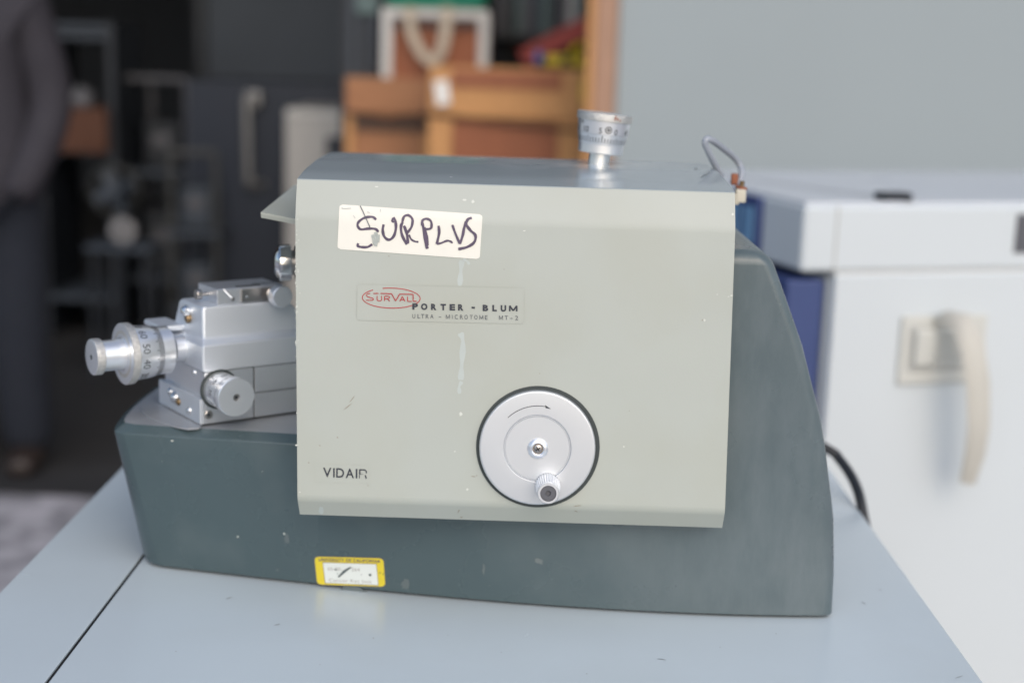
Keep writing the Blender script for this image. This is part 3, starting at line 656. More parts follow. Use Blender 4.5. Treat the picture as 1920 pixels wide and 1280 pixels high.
for k in (0, 1):
    cxx = (TX0 + TX1) / 2 + (k - .5) * (TX1 - TX0 - .03) * .5
    b = MB(); b.box((cxx, TY0 + .009, .45), ((TX1 - TX0 - .06) / 2, .012, .72), 'table', bevel=.003); dr = b.build('door', te)
    b = MB(); b.tube([(cxx + (.15 - .3 * k), TY0 + .002, .55), (cxx + (.15 - .3 * k), TY0 - .02, .56), (cxx + (.15 - .3 * k), TY0 - .02, .66), (cxx + (.15 - .3 * k), TY0 + .002, .67)], .005, 'pipe'); b.build('handle', dr)
for sx in (TX0 + .06, TX1 - .06):
    for sy in (TY0 + .06, TY1 - .06):
        b = MB(); b.lathe([(0, 0), (.02, 0), (.022, .006), (.012, .012), (.012, .03), (0, .03)], frame((sx, sy, 0), (0, 0, 1)), 'black', n=20); b.build('foot', te)

# ================================================================== MICROTOME
me_ = empty('microtome', (-0.03, 1.25, ZT), 'old two tone grey and slate ultra microtome with surplus sticker and round crank wheel', 'microtome')
# ---- base -----------------------------------------------------------
_yp = np.polyfit([-.307, -.0987, .0178, .265], [1.171, 1.1283, 1.1115, 1.1067], 3)
def yb(x): return float(np.polyval(_yp, x))
_xz, _xx = [0, .04, .0875, .1594, .2294, .285, .3017], [.2655, .2645, .2605, .2465, .2243, .2010, .1935]
def xr(z): return float(np.interp(z - ZT, _xz, _xx))
XS = -.165; YBK = 1.42; Z0 = ZT + .0018
def tower(z, ins=0.0, r=.010):
    X = xr(z) - ins; out = []
    for i in range(26):
        x = XS + (X - r - XS) * i / 25; out.append((x, yb(x) + ins, z))
    yc = yb(X - r) + ins + r
    for i in range(1, 7):
        a = -math.pi / 2 + math.pi / 2 * i / 6; out.append((X - r + r * math.cos(a), yc + r * math.sin(a), z))
    for i in range(1, 9): out.append((X, yc + (YBK - ins - yc) * i / 8, z))
    out.append((XS, YBK - ins, z))
    return out
b = MB()
ZTOP = ZT + .3035
rows = [tower(Z0, .0028), tower(Z0 + .0015)] + [tower(ZT + h) for h in np.linspace(.02, .292, 18)]
for i in range(1, 7):
    a = math.pi / 2 * i / 6; rows.append(tower(ZTOP - .0115 + .0115 * math.sin(a), .0115 * (1 - math.cos(a))))
b.loft(rows[:], 'slate', False, True)
Bs = [(-.318, 1.178), (-.326, 1.192), (-.3295, 1.211), (-.330, 1.25), (-.327, 1.30), (-.318, 1.36), (-.30, YBK)]
Ts = [(-.337, 1.1592), (-.3425, 1.166), (-.3468, 1.19), (-.3495, 1.2317), (-.349, 1.283), (-.3444, 1.3436), (-.325, YBK)]
def fy_top(x): return float(np.interp(-x, [.165, .185, .25, .30, .332], [yb(-.165), 1.1400, 1.1462, 1.1515, 1.1562]))
def snout_ring():
    B_, T_ = [], []
    for i in range(15):
        s_ = i / 14; xb_, xt_ = XS + (-.307 - XS) * s_, XS + (-.331 - XS) * s_
        B_.append(np.array([xb_, yb(xb_)])); T_.append(np.array([xt_, fy_top(xt_)]))
    bb = smooth_pts([B_[-1]] + [np.array(p) for p in Bs], 4)[1:]; tt = smooth_pts([T_[-1]] + [np.array(p) for p in Ts], 4)[1:]
    return B_ + bb, T_ + tt
SB, ST = snout_ring()
def snout(t, z, ins=0.0):
    ctr = np.array([-.20, 1.34]); out = []
    for p, q in zip(SB, ST):
        c_ = p + (q - p) * t
        if ins:
            d_ = ctr - c_; d_[0] *= .75
            dn = d_ / np.linalg.norm(d_); c_ = c_ + np.array([0 if abs(c_[0] - XS) < 1e-6 else dn[0], dn[1]]) * ins
        out.append((c_[0], c_[1], z))
    return out
ZS = ZT + .1245
srows = [snout(0, Z0, .0028), snout(.01, Z0 + .002)] + [snout(t, Z0 + (ZS - Z0) * t) for t in np.linspace(.06, 1, 12)]
srows += [snout(1, ZS + .0015, .0008), snout(1, ZS + .0052, .0095), snout(1, ZS + .0064, .0115)]
b.loft(srows, 'slate', False, False, close=False)
base = b.build('base', me_, ang=40)
# deck
b = MB(); top = snout(1, ZS + .0064, .0115)
b.poly([(XS + .0, YBK - .01, ZS + .0064)] + top, [list(range(len(top) + 1))], 'deck')
b.build('deck', base, recalc=False)
ZD = ZS + .0064

def y_base(x, z):
    if x > XS: return yb(x)
    t = (z - Z0) / (ZS - Z0); return yb(x) * (1 - t) + fy_top(x) * t if x > -.30 else yb(x)
def on_base(px, py, off=.0004):
    y = 1.12
    for _ in range(6): p = ony(px, py, y); y = y_base(p[0], p[2]) - off
    return ony(px, py, y)

# ---- cover -----------------------------------------------------------
CPROF = [(1.0835, .9835), (1.0725, 1.0000), (1.0868, 1.2222), (1.0972, 1.2492), (1.13, 1.2528), (1.20, 1.2563), (1.28, 1.2568), (1.345, 1.2528), (1.385, 1.2425), (1.408, 1.218), (1.413, 1.17), (1.413, 1.03)]
def bend(prof, rs):
    """replace profile corners by small bends"""
    P = [np.array(p) for p in prof]; out = [P[0]]
    for i in range(1, len(P) - 1):
        r = rs.get(i, .012); a = (P[i - 1] - P[i]); c_ = (P[i + 1] - P[i]); la, lc = np.linalg.norm(a), np.linalg.norm(c_)
        r_ = min(r, la * .45, lc * .45); p0, p2 = P[i] + a / la * r_, P[i] + c_ / lc * r_
        for t in (0, .25, .5, .75, 1): out.append((1 - t) ** 2 * p0 + 2 * t * (1 - t) * P[i] + t * t * p2)
    out.append(P[-1]); return out
CURVE = bend(CPROF, {1: .004, 2: .004, 3: .0016})
def cxl(z): return -.1756 + (.0042 + .0012 * math.sin((1.25 - z) / .27 * math.pi)) * (1.25 - z) / .2663 - .0008 * max(0, math.sin((1.25 - z) / .27 * math.pi))
def cxr(z): return .1617 + .0039 * min(1, (1.25 - z) / .2663)
def cover_rows(off):
    n = len(CURVE); R_ = []
    for i, p in enumerate(CURVE):
        d = CURVE[min(i + 1, n - 1)] - CURVE[max(i - 1, 0)]; d = d / np.linalg.norm(d); nn = np.array([-d[1], d[0]])   # outward
        q = p - nn * 0 + np.array([d[1], -d[0]]) * off
        R_.append((q, p))
    return R_
b = MB()
for off, inner in ((0, False), (.0022, True)):
    pass
NX = 14
out_r, in_r = [], []
for (q, p), (q2, p2) in zip(cover_rows(0), cover_rows(.0022)):
    xl, xr_ = cxl(p[1]), cxr(p[1])
    out_r.append([(xl + (xr_ - xl) * i / NX, p[0], p[1]) for i in range(NX + 1)])
    in_r.append([(xl + (xr_ - xl) * i / NX, q2[0], q2[1]) for i in range(NX + 1)])
ring = [o + i[::-1] for o, i in zip(out_r, in_r)]
b.loft(ring, 'beige', True, True)
cover = b.build('cover', me_, ang=24)
cover.data.materials.append(M['beige_top'])
for p in cover.data.polygons:
    if p.normal.z > .75: p.material_index = 1
for side in (0, 1):
    b = MB(); pts = []
    for p in CURVE:
        q = p
        pts.append(((cxl(p[1]) + .004) if side == 0 else (cxr(p[1]) - .004), p[0] + (.0026 if p[0] < 1.25 else -.0026), p[1] - (.0026 if p[1] > 1.1 else 0)))
    b.prism(pts, [(x + (.002 if side == 0 else -.002), y, z) for x, y, z in pts], 'beige'); b.build('end_panel', cover)
_cz = [c_[1] for c_ in CURVE[:14]]; _cy = [c_[0] for c_ in CURVE[:14]]
_k = int(np.argmax(np.array([c_[1] for c_ in CURVE]) > 1.2485))
_cz = [c_[1] for c_ in CURVE[:_k]]; _cy = [c_[0] for c_ in CURVE[:_k]]
def fy(z): return float(np.interp(z, _cz, _cy))
def on_cover(px, py, off=.0004):
    y = 1.08
    for _ in range(6): p = ony(px, py, y); y = fy(p[2]) - off
    return ony(px, py, y)

# ---- surplus sticker -----------------------------------------------------------
def patch(b, corners, m, fn, off, nu=8, nv=6, rc=0.0):
    """quad sticker (corner pixels tl, tr, br, bl) laid on a surface, rounded corners rc as a share of the height"""
    tl, tr, br_, bl = [np.array(c_, float) for c_ in corners]
    asp = np.linalg.norm(tr - tl) / np.linalg.norm(bl - tl); ol = []
    def uv(u, v): return (tl * (1 - u) + tr * u) * (1 - v) + (bl * (1 - u) + br_ * u) * v
    rows = []
    vs_ = sorted(set([0, .03, .06, .1, .14] + list(np.linspace(.2, .8, nv)) + [.86, .9, .94, .97, 1]))
    for v in vs_:
        m_ = 0.0
        if rc > 0:
            e_ = min(v, 1 - v)
            if e_ < rc: m_ = (rc - math.sqrt(max(0, rc * rc - (rc - e_) ** 2))) / asp
        rows.append([fn(*uv(m_ + (1 - 2 * m_) * i / nu, v), off) for i in range(nu + 1)])
    n = nu + 1; F = []
    for a in range(len(rows) - 1):
        for i in range(nu): F.append([a * n + i, (a + 1) * n + i, (a + 1) * n + i + 1, a * n + i + 1])
    b.poly([p for r in rows for p in r], F, m); return b
b = MB(); patch(b, [(636.5, 383), (905, 402), (899.5, 486), (632.5, 467)], 'white_label', on_cover, .0004, rc=.07)
st = b.build('surplus_sticker', me_, recalc=False)
def zs_(u, v): return (460 + u / 3.556, 260 + v / 3.556)
def strokes(b, lst, wd, m, off, conv, fn=on_cover, k=5):
    for i, s_ in enumerate(lst):
        w_ = wd[i] if isinstance(wd, (list, tuple)) else wd
        P = smooth_pts([conv(*p) for p in s_], k)
        n = len(P); rv = random.Random(i)
        ws = [w_ * (0.72 + .28 * math.sin(min(1, (j + .5) / 3, (n - j) / 3.) * math.pi / 2)) * (1 + .12 * math.sin(j * .9 + i)) for j in range(n)]
        b.ribbon(P, ws, lambda u, v, o=off + i * .00002: fn(u, v, o), m)
b = MB()
SUR = [[(872, 540), (848, 522), (800, 526), (760, 550), (748, 578), (768, 604), (820, 600), (866, 602), (888, 622)],
       [(846, 704), (815, 722), (772, 722), (750, 714), (752, 697)],
       [(922, 572), (916, 612), (928, 655), (958, 674), (988, 652), (1004, 600), (1000, 548), (985, 526)], [(985, 528), (980, 548), (992, 556)],
       [(1050, 556), (1038, 585), (1044, 640), (1076, 706)], [(1046, 560), (1058, 520), (1088, 511), (1114, 538), (1108, 588), (1076, 632)], [(1058, 580), (1078, 640), (1084, 700)], [(1092, 640), (1104, 668), (1128, 684), (1154, 688)],
       [(1180, 560), (1192, 620), (1202, 690), (1214, 734)], [(1194, 590), (1208, 650), (1216, 712)], [(1176, 580), (1182, 545), (1210, 534), (1238, 552), (1238, 596), (1200, 604)],
       [(1288, 580), (1292, 630), (1276, 702)], [(1276, 703), (1310, 694), (1345, 680), (1366, 684), (1382, 696)],
       [(1380, 574), (1400, 630), (1430, 702)], [(1430, 702), (1448, 650), (1460, 590), (1472, 552)], [(1510, 528), (1484, 538), (1474, 572), (1502, 612), (1534, 644), (1526, 690), (1480, 722), (1420, 736)]]
strokes(b, SUR, [4.6, 4.6, 5.0, 4.2, 5.0, 4.6, 5.2, 3.4, 5.4, 5.2, 4.4, 5.0, 3.6, 4.4, 5.0, 5.0], 'marker', .0007, zs_)
b.build('handwriting', st, recalc=False)
b = MB(); strokes(b, [[(765, 446), (800, 520), (834, 598)]], 1.6, 'grey_ink', .0012, zs_)
strokes(b, [[(868, 622), (876, 660), (868, 716)], [(850, 640), (858, 680), (862, 706)], [(888, 640), (884, 690)]], 6.0, 'smudge', .0012, zs_)
strokes(b, [[(640, 462), (660, 466), (704, 464)], [(812, 488), (830, 494)], [(720, 512), (732, 530)], [(900, 470), (902, 488)]], 1.0, 'smudge', .0011, zs_)
b.build('smudge', st, recalc=False)

# ---- maker plate -----------------------------------------------------------
def z6(u, v): return (620 + u / 4.8, 500 + v / 4.8)
b = MB(); patch(b, [z6(238, 155), z6(1745, 190), z6(1742, 515), z6(232, 482)], 'film', on_cover, .00025, rc=.12)
for A_, B_ in ((z6(250, 157), z6(1735, 191)), (z6(1743, 200), z6(1740, 505)), (z6(1730, 514), z6(245, 481)), (z6(234, 470), z6(240, 168))):
    q_ = [np.array(A_) + (np.array(B_) - np.array(A_)) * t for t in np.linspace(0, 1, 8)]; b.ribbon(q_, .5, lambda u, v: on_cover(u, v, .0004), 'film_edge')
mp = b.build('maker_plate', me_, recalc=False)
b = MB()
el = [(545 + 260 * math.cos(a) - 4 * math.sin(a), 282 + 90 * math.sin(a) + 6 * math.cos(a)) for a in np.linspace(math.radians(-108), math.radians(230), 70)]
b.ribbon([z6(*p) for p in el], 1.5, lambda u, v: on_cover(u, v, .0006), 'red_ink')
RED = [[(354, 241), (330, 244), (322, 258), (338, 272), (368, 280), (384, 290), (374, 301), (318, 301)], [(418, 262), (418, 296), (430, 306), (448, 306), (458, 296), (458, 262)],
       [(485, 308), (485, 265)], [(485, 265), (518, 265), (530, 275), (518, 287), (488, 288)], [(508, 288), (532, 309)],
       [(622, 311), (645, 268)], [(645, 268), (668, 311)], [(632, 297), (660, 297)], [(692, 268), (692, 311)], [(692, 311), (728, 312)]]
for i, s_ in enumerate(RED): b.ribbon([z6(*p) for p in (smooth_pts(s_, 4) if len(s_) > 3 else s_)], 1.6, lambda u, v, o=.0007 + i * .00002: on_cover(u, v, o), 'red_ink')
for i, s_ in enumerate([[(384, 240), (430, 240)], [(448, 240), (548, 243)], [(548, 243), (585, 308)], [(585, 308), (620, 246)], [(620, 246), (742, 248)], [(742, 248), (742, 310)], [(742, 310), (775, 311)]]):
    b.ribbon([z6(*p) for p in s_], 1.7, lambda u, v, o=.00095 + i * .00002: on_cover(u, v, o), 'red_ink')
b.build('logo', mp, recalc=False)
def put(b, ch, u, v, wd, ht, conv, m, slope=0.0, bold=0.0, off=.0007, fn=on_cover):
    if ch == 'M':
        lw = ht / 50 * (3.0 if bold > .03 else 1.25); q = lw * 2.4
        for k_, (a_, c_) in enumerate((((q * .5, 0), (q * .5, -ht)), ((q * .5, -ht), (wd / 2, -ht * .1)), ((wd / 2, -ht * .1), (wd - q * .5, -ht)), ((wd - q * .5, -ht), (wd - q * .5, 0)))):
            b.ribbon([conv(u + a_[0], v + slope * a_[0] + a_[1]), conv(u + c_[0], v + slope * c_[0] + c_[1])], lw, lambda x, y, o=off + k_ * .00002: fn(x, y, o), m)
        return
    V, F = text_mesh(ch, bold)
    x0_, x1_ = min(p[0] for p in V), max(p[0] for p in V)
    y0_, y1_ = min(p[1] for p in V), max(p[1] for p in V)
    def f_(a, c_):
        uu = (a - x0_) / max(1e-6, x1_ - x0_) * wd; return fn(*conv(u + uu, v + slope * uu - c_ * ht), off)
    b.poly([f_(*p) for p in V], F, m)
b = MB()
for ch, u in zip('PORTERBLUM', (735, 813, 903, 988, 1070, 1146, 1368, 1455, 1530, 1608)):
    put(b, ch, u, 382 + (u - 735) * .0205, 70 if ch == 'M' else (40 if ch == 'L' else (58 if ch == 'O' else 50)), 50, z6, 'navy_ink', .02, bold=.055)
b.ribbon([z6(1268, 368), z6(1298, 368)], 3.4, lambda u, v: on_cover(u, v, .0008), 'navy_ink')
for ch, u, wd in zip('ULTRAMICROTOMEMT2', (735, 782, 814, 856, 896, 1038, 1092, 1117, 1164, 1204, 1252, 1292, 1340, 1388, 1517, 1567, 1660), (26, 24, 28, 27, 30, 34, 5, 28, 27, 30, 26, 30, 32, 24, 32, 28, 27)):
    put(b, ch, u, 463 + (u - 735) * .0175, wd, 38, z6, 'grey_ink', .017, bold=.004)
for a, c_ in ((972, 452), (1614, 464)): b.ribbon([z6(a, c_), z6(a + 24, c_ + .5)], 1.1, lambda u, v: on_cover(u, v, .0008), 'grey_ink')
b.build('lettering', mp, recalc=False)

# ---- name label -----------------------------------------------------------
def z5(u, v): return (560 + u / 9.6, 820 + v / 9.6)
b = MB(); patch(b, [z5(280, 465), z5(1250, 505), z5(1300, 830), z5(285, 800)], 'film', on_cover, .0003, rc=.05)
nl = b.build('name_label', me_, recalc=False)
b = MB()
for ch, u, wd in zip('VIDAI', (440, 622, 676, 846, 1028), (148, 26, 142, 150, 28)): put(b, ch, u, 705 + (u - 440) * .04, wd, 165, z5, 'navy_ink', .035, bold=.012)
for i, (s_, w_) in enumerate((([(1100, 570), (1100, 668)], 2.6), ([(1092, 672), (1096, 700), (1094, 735)], 1.5), ([(1100, 578), (1190, 580), (1216, 600), (1218, 640)], 2.2), ([(1106, 660), (1160, 656)], .8), ([(1196, 676), (1208, 705), (1216, 738)], 2.3))):
    b.ribbon([z5(*p) for p in s_], w_, lambda u, v, o=.0007 + i * .00002: on_cover(u, v, o), 'navy_ink')
b.build('lettering', nl, recalc=False)

# ---- wear on the cover -----------------------------------------------------------
b = MB()
def blob(b, px, py, rx, ry, m, fn, off, n=9, seed=0, ang_=0.0):
    rg = random.Random(seed + int(px * 7 + py)); pts = []
    for i in range(n):
        a = 2 * math.pi * i / n; k = .65 + .6 * rg.random(); ux, uy = rx * k * math.cos(a), ry * k * math.sin(a)
        pts.append(fn(px + ux * math.cos(ang_) - uy * math.sin(ang_), py + ux * math.sin(ang_) + uy * math.cos(ang_), off))
    b.poly(pts, [list(range(n))[::-1]], m)
for s_, w_ in (([(866, 488), (864, 510), (862, 536)], 11), ([(863, 624), (868, 640), (866, 680), (864, 712)], 12), ([(866, 715), (861, 725), (862, 738)], 8), ([(868, 486), (876, 490), (880, 496)], 6)):
    P = smooth_pts(s_, 4); b.ribbon(P, [w_ * (.75 + .25 * math.sin(i * 1.3)) for i in range(len(P))], lambda u, v: on_cover(u, v, .00018), 'residue')
merge_into(cover, b)
b = MB()
rg = random.Random(3)
for i in range(46):
    t = rg.random(); py = 440 + 230 * t if i < 34 else 340 + 590 * rg.random()
    xl = 554 - 3 * math.sin((py - 330) / 600 * math.pi)
    blob(b, xl + 1.5 + abs(rg.gauss(0, 3.0)), py, .6 + .9 * rg.random(), .7 + 1.3 * rg.random(), 'chip', on_cover, .0002, seed=i)
for (px, py, rx, ry) in ((1374, 402, 2.2, 2.6), (1372, 554, 3, 1), (1366, 556, 1.6, .8), (983, 433, 3, 1.2), (706, 350, 3.5, 1.0), (871, 375, 4, 2.5), (1345, 552, 1.6, .8), (887, 378, 3, 3), (864, 776, 3, 3.6), (853, 846, 1.6, 1.6), (876, 917, 2, 2.6), (1170, 837, 1.6, 1.6), (1321, 600, 2, 3), (602, 956, 5, 8)):
    blob(b, px, py, rx, ry, 'chip' if rx < 4.5 else 'residue', on_cover, .0002)
merge_into(cover, b)
b = MB()
for (px, py, rx, ry, an) in ((888, 893, 5, 1, .1), (894, 891, 1.5, 1.2, 0), (865, 969, 2.5, 1.4, .2), (860, 958, 1.2, 4, .5), (1082, 948, 7, .9, -.1), (1080, 958, 3.5, .8, .3), (652, 762, 1, 12, .9), (660, 748, .9, 9, .7), (633, 820, 1.5, 1.5, 0), (579, 867, 1.3, 1.3, 0), (634, 1024, .1, .1, 0), (600, 835, 2, 1, .4), (729, 480, 1.1, 1.1, 0), (640, 985, .1, .1, 0), (1012, 700, 1, 1, 0), (1317, 600, 1, 2.4, .3), (690, 910, 1, 1, 0), (1180, 770, 1, .9, 0), (945, 505, 1, 1, 0)):
    if ry > .2: blob(b, px, py, rx, ry, 'scuff', on_cover, .0002, ang_=an)
merge_into(cover, b)

# ---- inventory tag on the base -----------------------------------------------------------
b = MB(); patch(b, [(588.3, 1042), (719.5, 1045), (723.5, 1100), (594, 1096)], 'indigo', on_base, .0003, rc=.15)
tg = b.build('inventory_tag', me_, recalc=False)
b = MB(); patch(b, [(589.4, 1042.8), (718.8, 1046), (722.6, 1099.2), (594.8, 1095)], 'yellow', on_base, .0005, rc=.14); b.build('yellow_field', tg, recalc=False)
b = MB(); patch(b, [(604.9, 1053.3), (705.8, 1056.6), (710, 1097), (609.3, 1092.6)], 'indigo', on_base, .0007); patch(b, [(605.6, 1054.1), (705.2, 1057.2), (709.2, 1096.2), (610, 1091.9)], 'tag_white', on_base, .0009); b.build('paper_window', tg, recalc=False)
def tmap(b, st_, p0, p1, ht, m, bold=0.0, spacing=1.0, off=.0011, lean=.1):
    V, F = text_mesh(st_, bold, spacing); xm = max(p[0] for p in V)
    p0, p1 = np.array(p0, float), np.array(p1, float); d = (p1 - p0) / xm
    b.poly([on_base(*(p0 + d * u + np.array([-lean * v * ht * .6, -v * ht])), off) for u, v in V], F, m)
b = MB()
tmap(b, 'UNIVERSITY OF CALIFORNIA', (597.3, 1051.2), (713, 1054.5), 5.6, 'indigo', bold=.012, spacing=1.1)
tmap(b, '65-20-', (614, 1068.3), (641.5, 1069.6), 6.2, 'faint_ink', spacing=1.05); tmap(b, '264', (659, 1070), (674.5, 1070.6), 6.2, 'faint_ink', spacing=1.05)
tmap(b, 'Cancer Res Inst', (616.5, 1089.3), (696.5, 1092.6), 5.6, 'faint_ink', spacing=1.1)
b.build('lettering', tg, recalc=False)
b = MB()
P = [z for z in ((634, 1081.5), (640, 1076), (645, 1071), (651, 1067), (658.5, 1062.5))]
b.ribbon(smooth_pts(P, 4), [1.2 + 2.6 * math.sin(i / 16 * math.pi) + .9 * math.sin(i * 2.1) ** 2 + .4 for i in range(17)], lambda u, v: on_base(u, v, .0013), 'scrape')
blob(b, 694, 1077, 2.8, 2.2, 'scrape', on_base, .0013); blob(b, 629, 1067, 3.4, 1.1, 'scrape', on_base, .0013, ang_=.45); blob(b, 712.5, 1073.3, 1.9, 1.1, 'scrape', on_base, .0013, ang_=-.3)
blob(b, 718.6, 1075.6, 1.0, 1.5, 'scrape', on_base, .0013); blob(b, 633, 1075, .8, 1.3, 'scrape', on_base, .0013); blob(b, 677.5, 1076.6, .9, .7, 'scrape', on_base, .0013)
b.build('scrape_mark', tg, recalc=False)
# chips and stains on the base
b = MB()
for (px, py, rx, ry) in ((283, 995, 2.6, 2.4), (432, 1004, 1.6, 2.4), (446, 1006, 1.4, 2), (397, 981, 1.1, 2.2), (323, 826, 2.2, 1.6), (303, 865, 1.8, 1.4), (347, 963, 1.3, 1), (236, 840, 1.0, 1.0), (401, 1003, 1, 1), (492, 883, .8, .8), (907, 1066, 2.2, 10), (533, 1000, 1.6, 2)):
    blob(b, px, py, rx, ry, 'chip' if ry < 5 else 'slate_dusty', on_base, .0003)
for i in range(26):
    rg2 = random.Random(i); px = 500 + 800 * rg2.random(); blob(b, px, 1000 + 120 * rg2.random(), .5 + .6 * rg2.random(), .5 + .6 * rg2.random(), 'slate_dusty', on_base, .0003)
for (px, py, rx, ry, an) in ((538, 1010, 5, 9, .1), (622, 1107, 12, 4, .1), (660, 1106, 26, 6, .08), (760, 1094, 9, 12, .4), (1010, 1052, 9, 5, .2), (520, 1068, 3, 2, 0)):
    blob(b, px, py, rx, ry, 'slate_dusty', on_base, .0002, n=14, ang_=an)
merge_into(base, b)

b = MB()
rg = random.Random(21)
for (px, py, rx, ry, an) in ((520, 1170, 6, .9, -.2), (700, 1195, 1.3, 1.1, 0), (1350, 1212, 1.2, 1, 0), (940, 1222, 1, .9, 0), (1240, 1235, 9, .8, .15), (1455, 1187, 1.2, 1, 0), (430, 1120, 7, 1.0, -.3), (1620, 1130, 5, .7, .5), (1798, 1268, 8, .9, -.3), (1650, 1105, 4, .7, .2), (330, 1220, 1.2, 1, 0), (600, 1245, 1.0, .8, 0), (1100, 1262, 1.4, 1, 0), (840, 1190, .9, .8, 0)):
    blob(b, px, py, rx, ry, 'table_mark', lambda u, v, o: onz(u, v, ZT + o), .0002, ang_=an)
merge_into(tt_, b)
# settled dust and wear on the cover's top
def on_top(px, py, off=.0003):
    z = 1.255
    for _ in range(8): p = onz(px, py, z); z = float(np.interp(p[1], [c_[0] for c_ in CURVE[_k:]][:32], [c_[1] for c_ in CURVE[_k:]][:32])) + off
    return onz(px, py, z)
b = MB()
for (px, py, rx, ry, an) in ((1322, 327, 12, .9, -.45), (1305, 315, 5, .8, -.1), (846, 332, 3, .7, 0)):
    blob(b, px, py, rx, ry, 'table_mark', on_top, .0005, ang_=an)
merge_into(cover, b)

# ---- flywheel -----------------------------------------------------------
zc_ = on_cover(1008.5, 837.5, 0)
nrm = Vector((0, -1, 0)); sl_ = (fy(1.2) - fy(1.02)) / .18
nrm = Vector((0, -1, sl_)).normalized()
FX = frame(Vector(zc_), nrm, (1, 0, 0))                     # local z towards the viewer, x along +X
b = MB(); b.lathe([(.0484, -.001), (.0484, .0004), (.0, .0004)][::-1], FX, 'groove', n=96); b.build('recess_shade_disc', me_)  # flat dark disc on the uncut cover, painted for the shaded recess
b = MB(); b.lathe([(.0, .0058), (.0248, .0058), (.0252, .0052), (.0258, .0052), (.0264, .0064), (.0268, .0066), (.0436, .0066), (.0447, .0062), (.0453, .0052), (.0454, .0006)], frame(Vector(zc_) + Vector((-.0005, 0, .0002)), nrm, (1, 0, 0)), 'disc', n=128)
fw = b.build('flywheel', me_, ang=28)
b = MB(); b.lathe([(0, .0072), (.0038, .0072), (.0040, .0078), (.0052, .0086), (.0066, .0082), (.0078, .0072), (.0082, .0058)], FX, 'alu_bright', n=48); b.build('hub_washer', fw)
b = MB(); b.lathe([(0, .0082), (.0022, .0081), (.0034, .0074), (.0035, .006)], FX, 'steel', n=28)
for a in (rad(35), rad(125)):
    R_ = (FX.to_3x3() @ Matrix.Rotation(a, 3, 'Z')); b.box(FX @ Vector((0, 0, .00825)), (.0042, .0010, .0006), 'black', R=R_)
b.build('cross_screw', fw)
b = MB(); b.lathe([(.0036, .0079), (.0042, .0079)], FX, 'brass', n=32); b.build('hub_stain', fw, recalc=False)
def onw(r, a, h=.0069): return FX @ Vector((r * math.cos(a), r * math.sin(a), h))
b = MB(); arc = [(rad(135.5) + (rad(82) - rad(135.5)) * i / 24) for i in range(25)]
b.poly([onw(.03385 + .0013 * math.sin(i / 24 * math.pi) * 0 - .00025, a) for i, a in enumerate(arc)] + [onw(.03385 + .00025, a) for a in arc], [[i, i + 1, 26 + i, 25 + i] for i in range(24)], 'navy_ink')
b.poly([onw(.0327, rad(81.5)), onw(.0349, rad(82.5)), onw(.0330, rad(74))], [[0, 1, 2]], 'navy_ink'); b.build('arrow', fw, recalc=False)
# crank handle
hp = ony(1027, 908, zc_[1] - .0066); h0 = Vector(hp); HX = frame(h0, nrm, (1, 0, 0))
b = MB(); b.lathe([(.0085, -.0005), (.0100, .0008), (.0100, .0030)], HX, 'alu_bright', n=48); b.lathe([(.0100, .0030), (.0101, .0040), (.0088, .0235), (.0084, .0250)], HX, 'alu', n=60, knurl=.0006)
b.lathe([(.0082, .0250), (.0082, .0285), (.0078, .0293), (.0062, .0293)], HX, 'alu_bright', n=48); ck = b.build('crank_handle', fw, ang=20)
b = MB(); b.lathe([(.0062, .0292), (.0060, .0278), (.0024, .0276), (.0022, .0250), (0, .0250)], HX, 'groove', n=40); b.build('handle_bore', fw)
b = MB(); b.lathe([(.0061, .0284), (.0022, .0284), (.0020, .0265), (0, .0262)], HX, 'greyb', n=40); b.build('handle_screw', fw)

# ---- helper for text and ticks on a cylinder -----------------------------------------------------------
def cyl(X, rfun, a0, h0_, eps=.00012):
    """fn(s, t): s arc length (positive counter-clockwise about the axis), t along the axis"""
    def f_(s_, t_):
        h_ = h0_ + t_; r_ = rfun(h_) + eps; a = a0 + s_ / r_
        return X @ Vector((r_ * math.cos(a), r_ * math.sin(a), h_))
    return f_
def cyl_text(b, st_, X, rfun, a0, h0_, size, rot=0, m='mark', bold=0.0):
    V, F = text_mesh(st_, bold); xm = max(p[0] for p in V); f_ = cyl(X, rfun, a0, h0_)
    P = []
    for u, v in V:
        u, v = (u - xm / 2) * size, (v - .5) * size
        if rot == 90: u, v = -v, u
        if rot == -90: u, v = v, -u
        P.append(f_(u, v))
    b.poly(P, F, m)
def ticks(b, X, rfun, n, h0_, L1, L5, wd, m='mark', a_off=0.0):
    for i in range(n):
        f_ = cyl(X, rfun, 2 * math.pi * i / n + a_off, h0_); L = L5 if i % 5 == 0 else L1
        b.poly([f_(-wd / 2, 0), f_(wd / 2, 0), f_(wd / 2, L), f_(-wd / 2, L)], [[0, 1, 2, 3]], m)

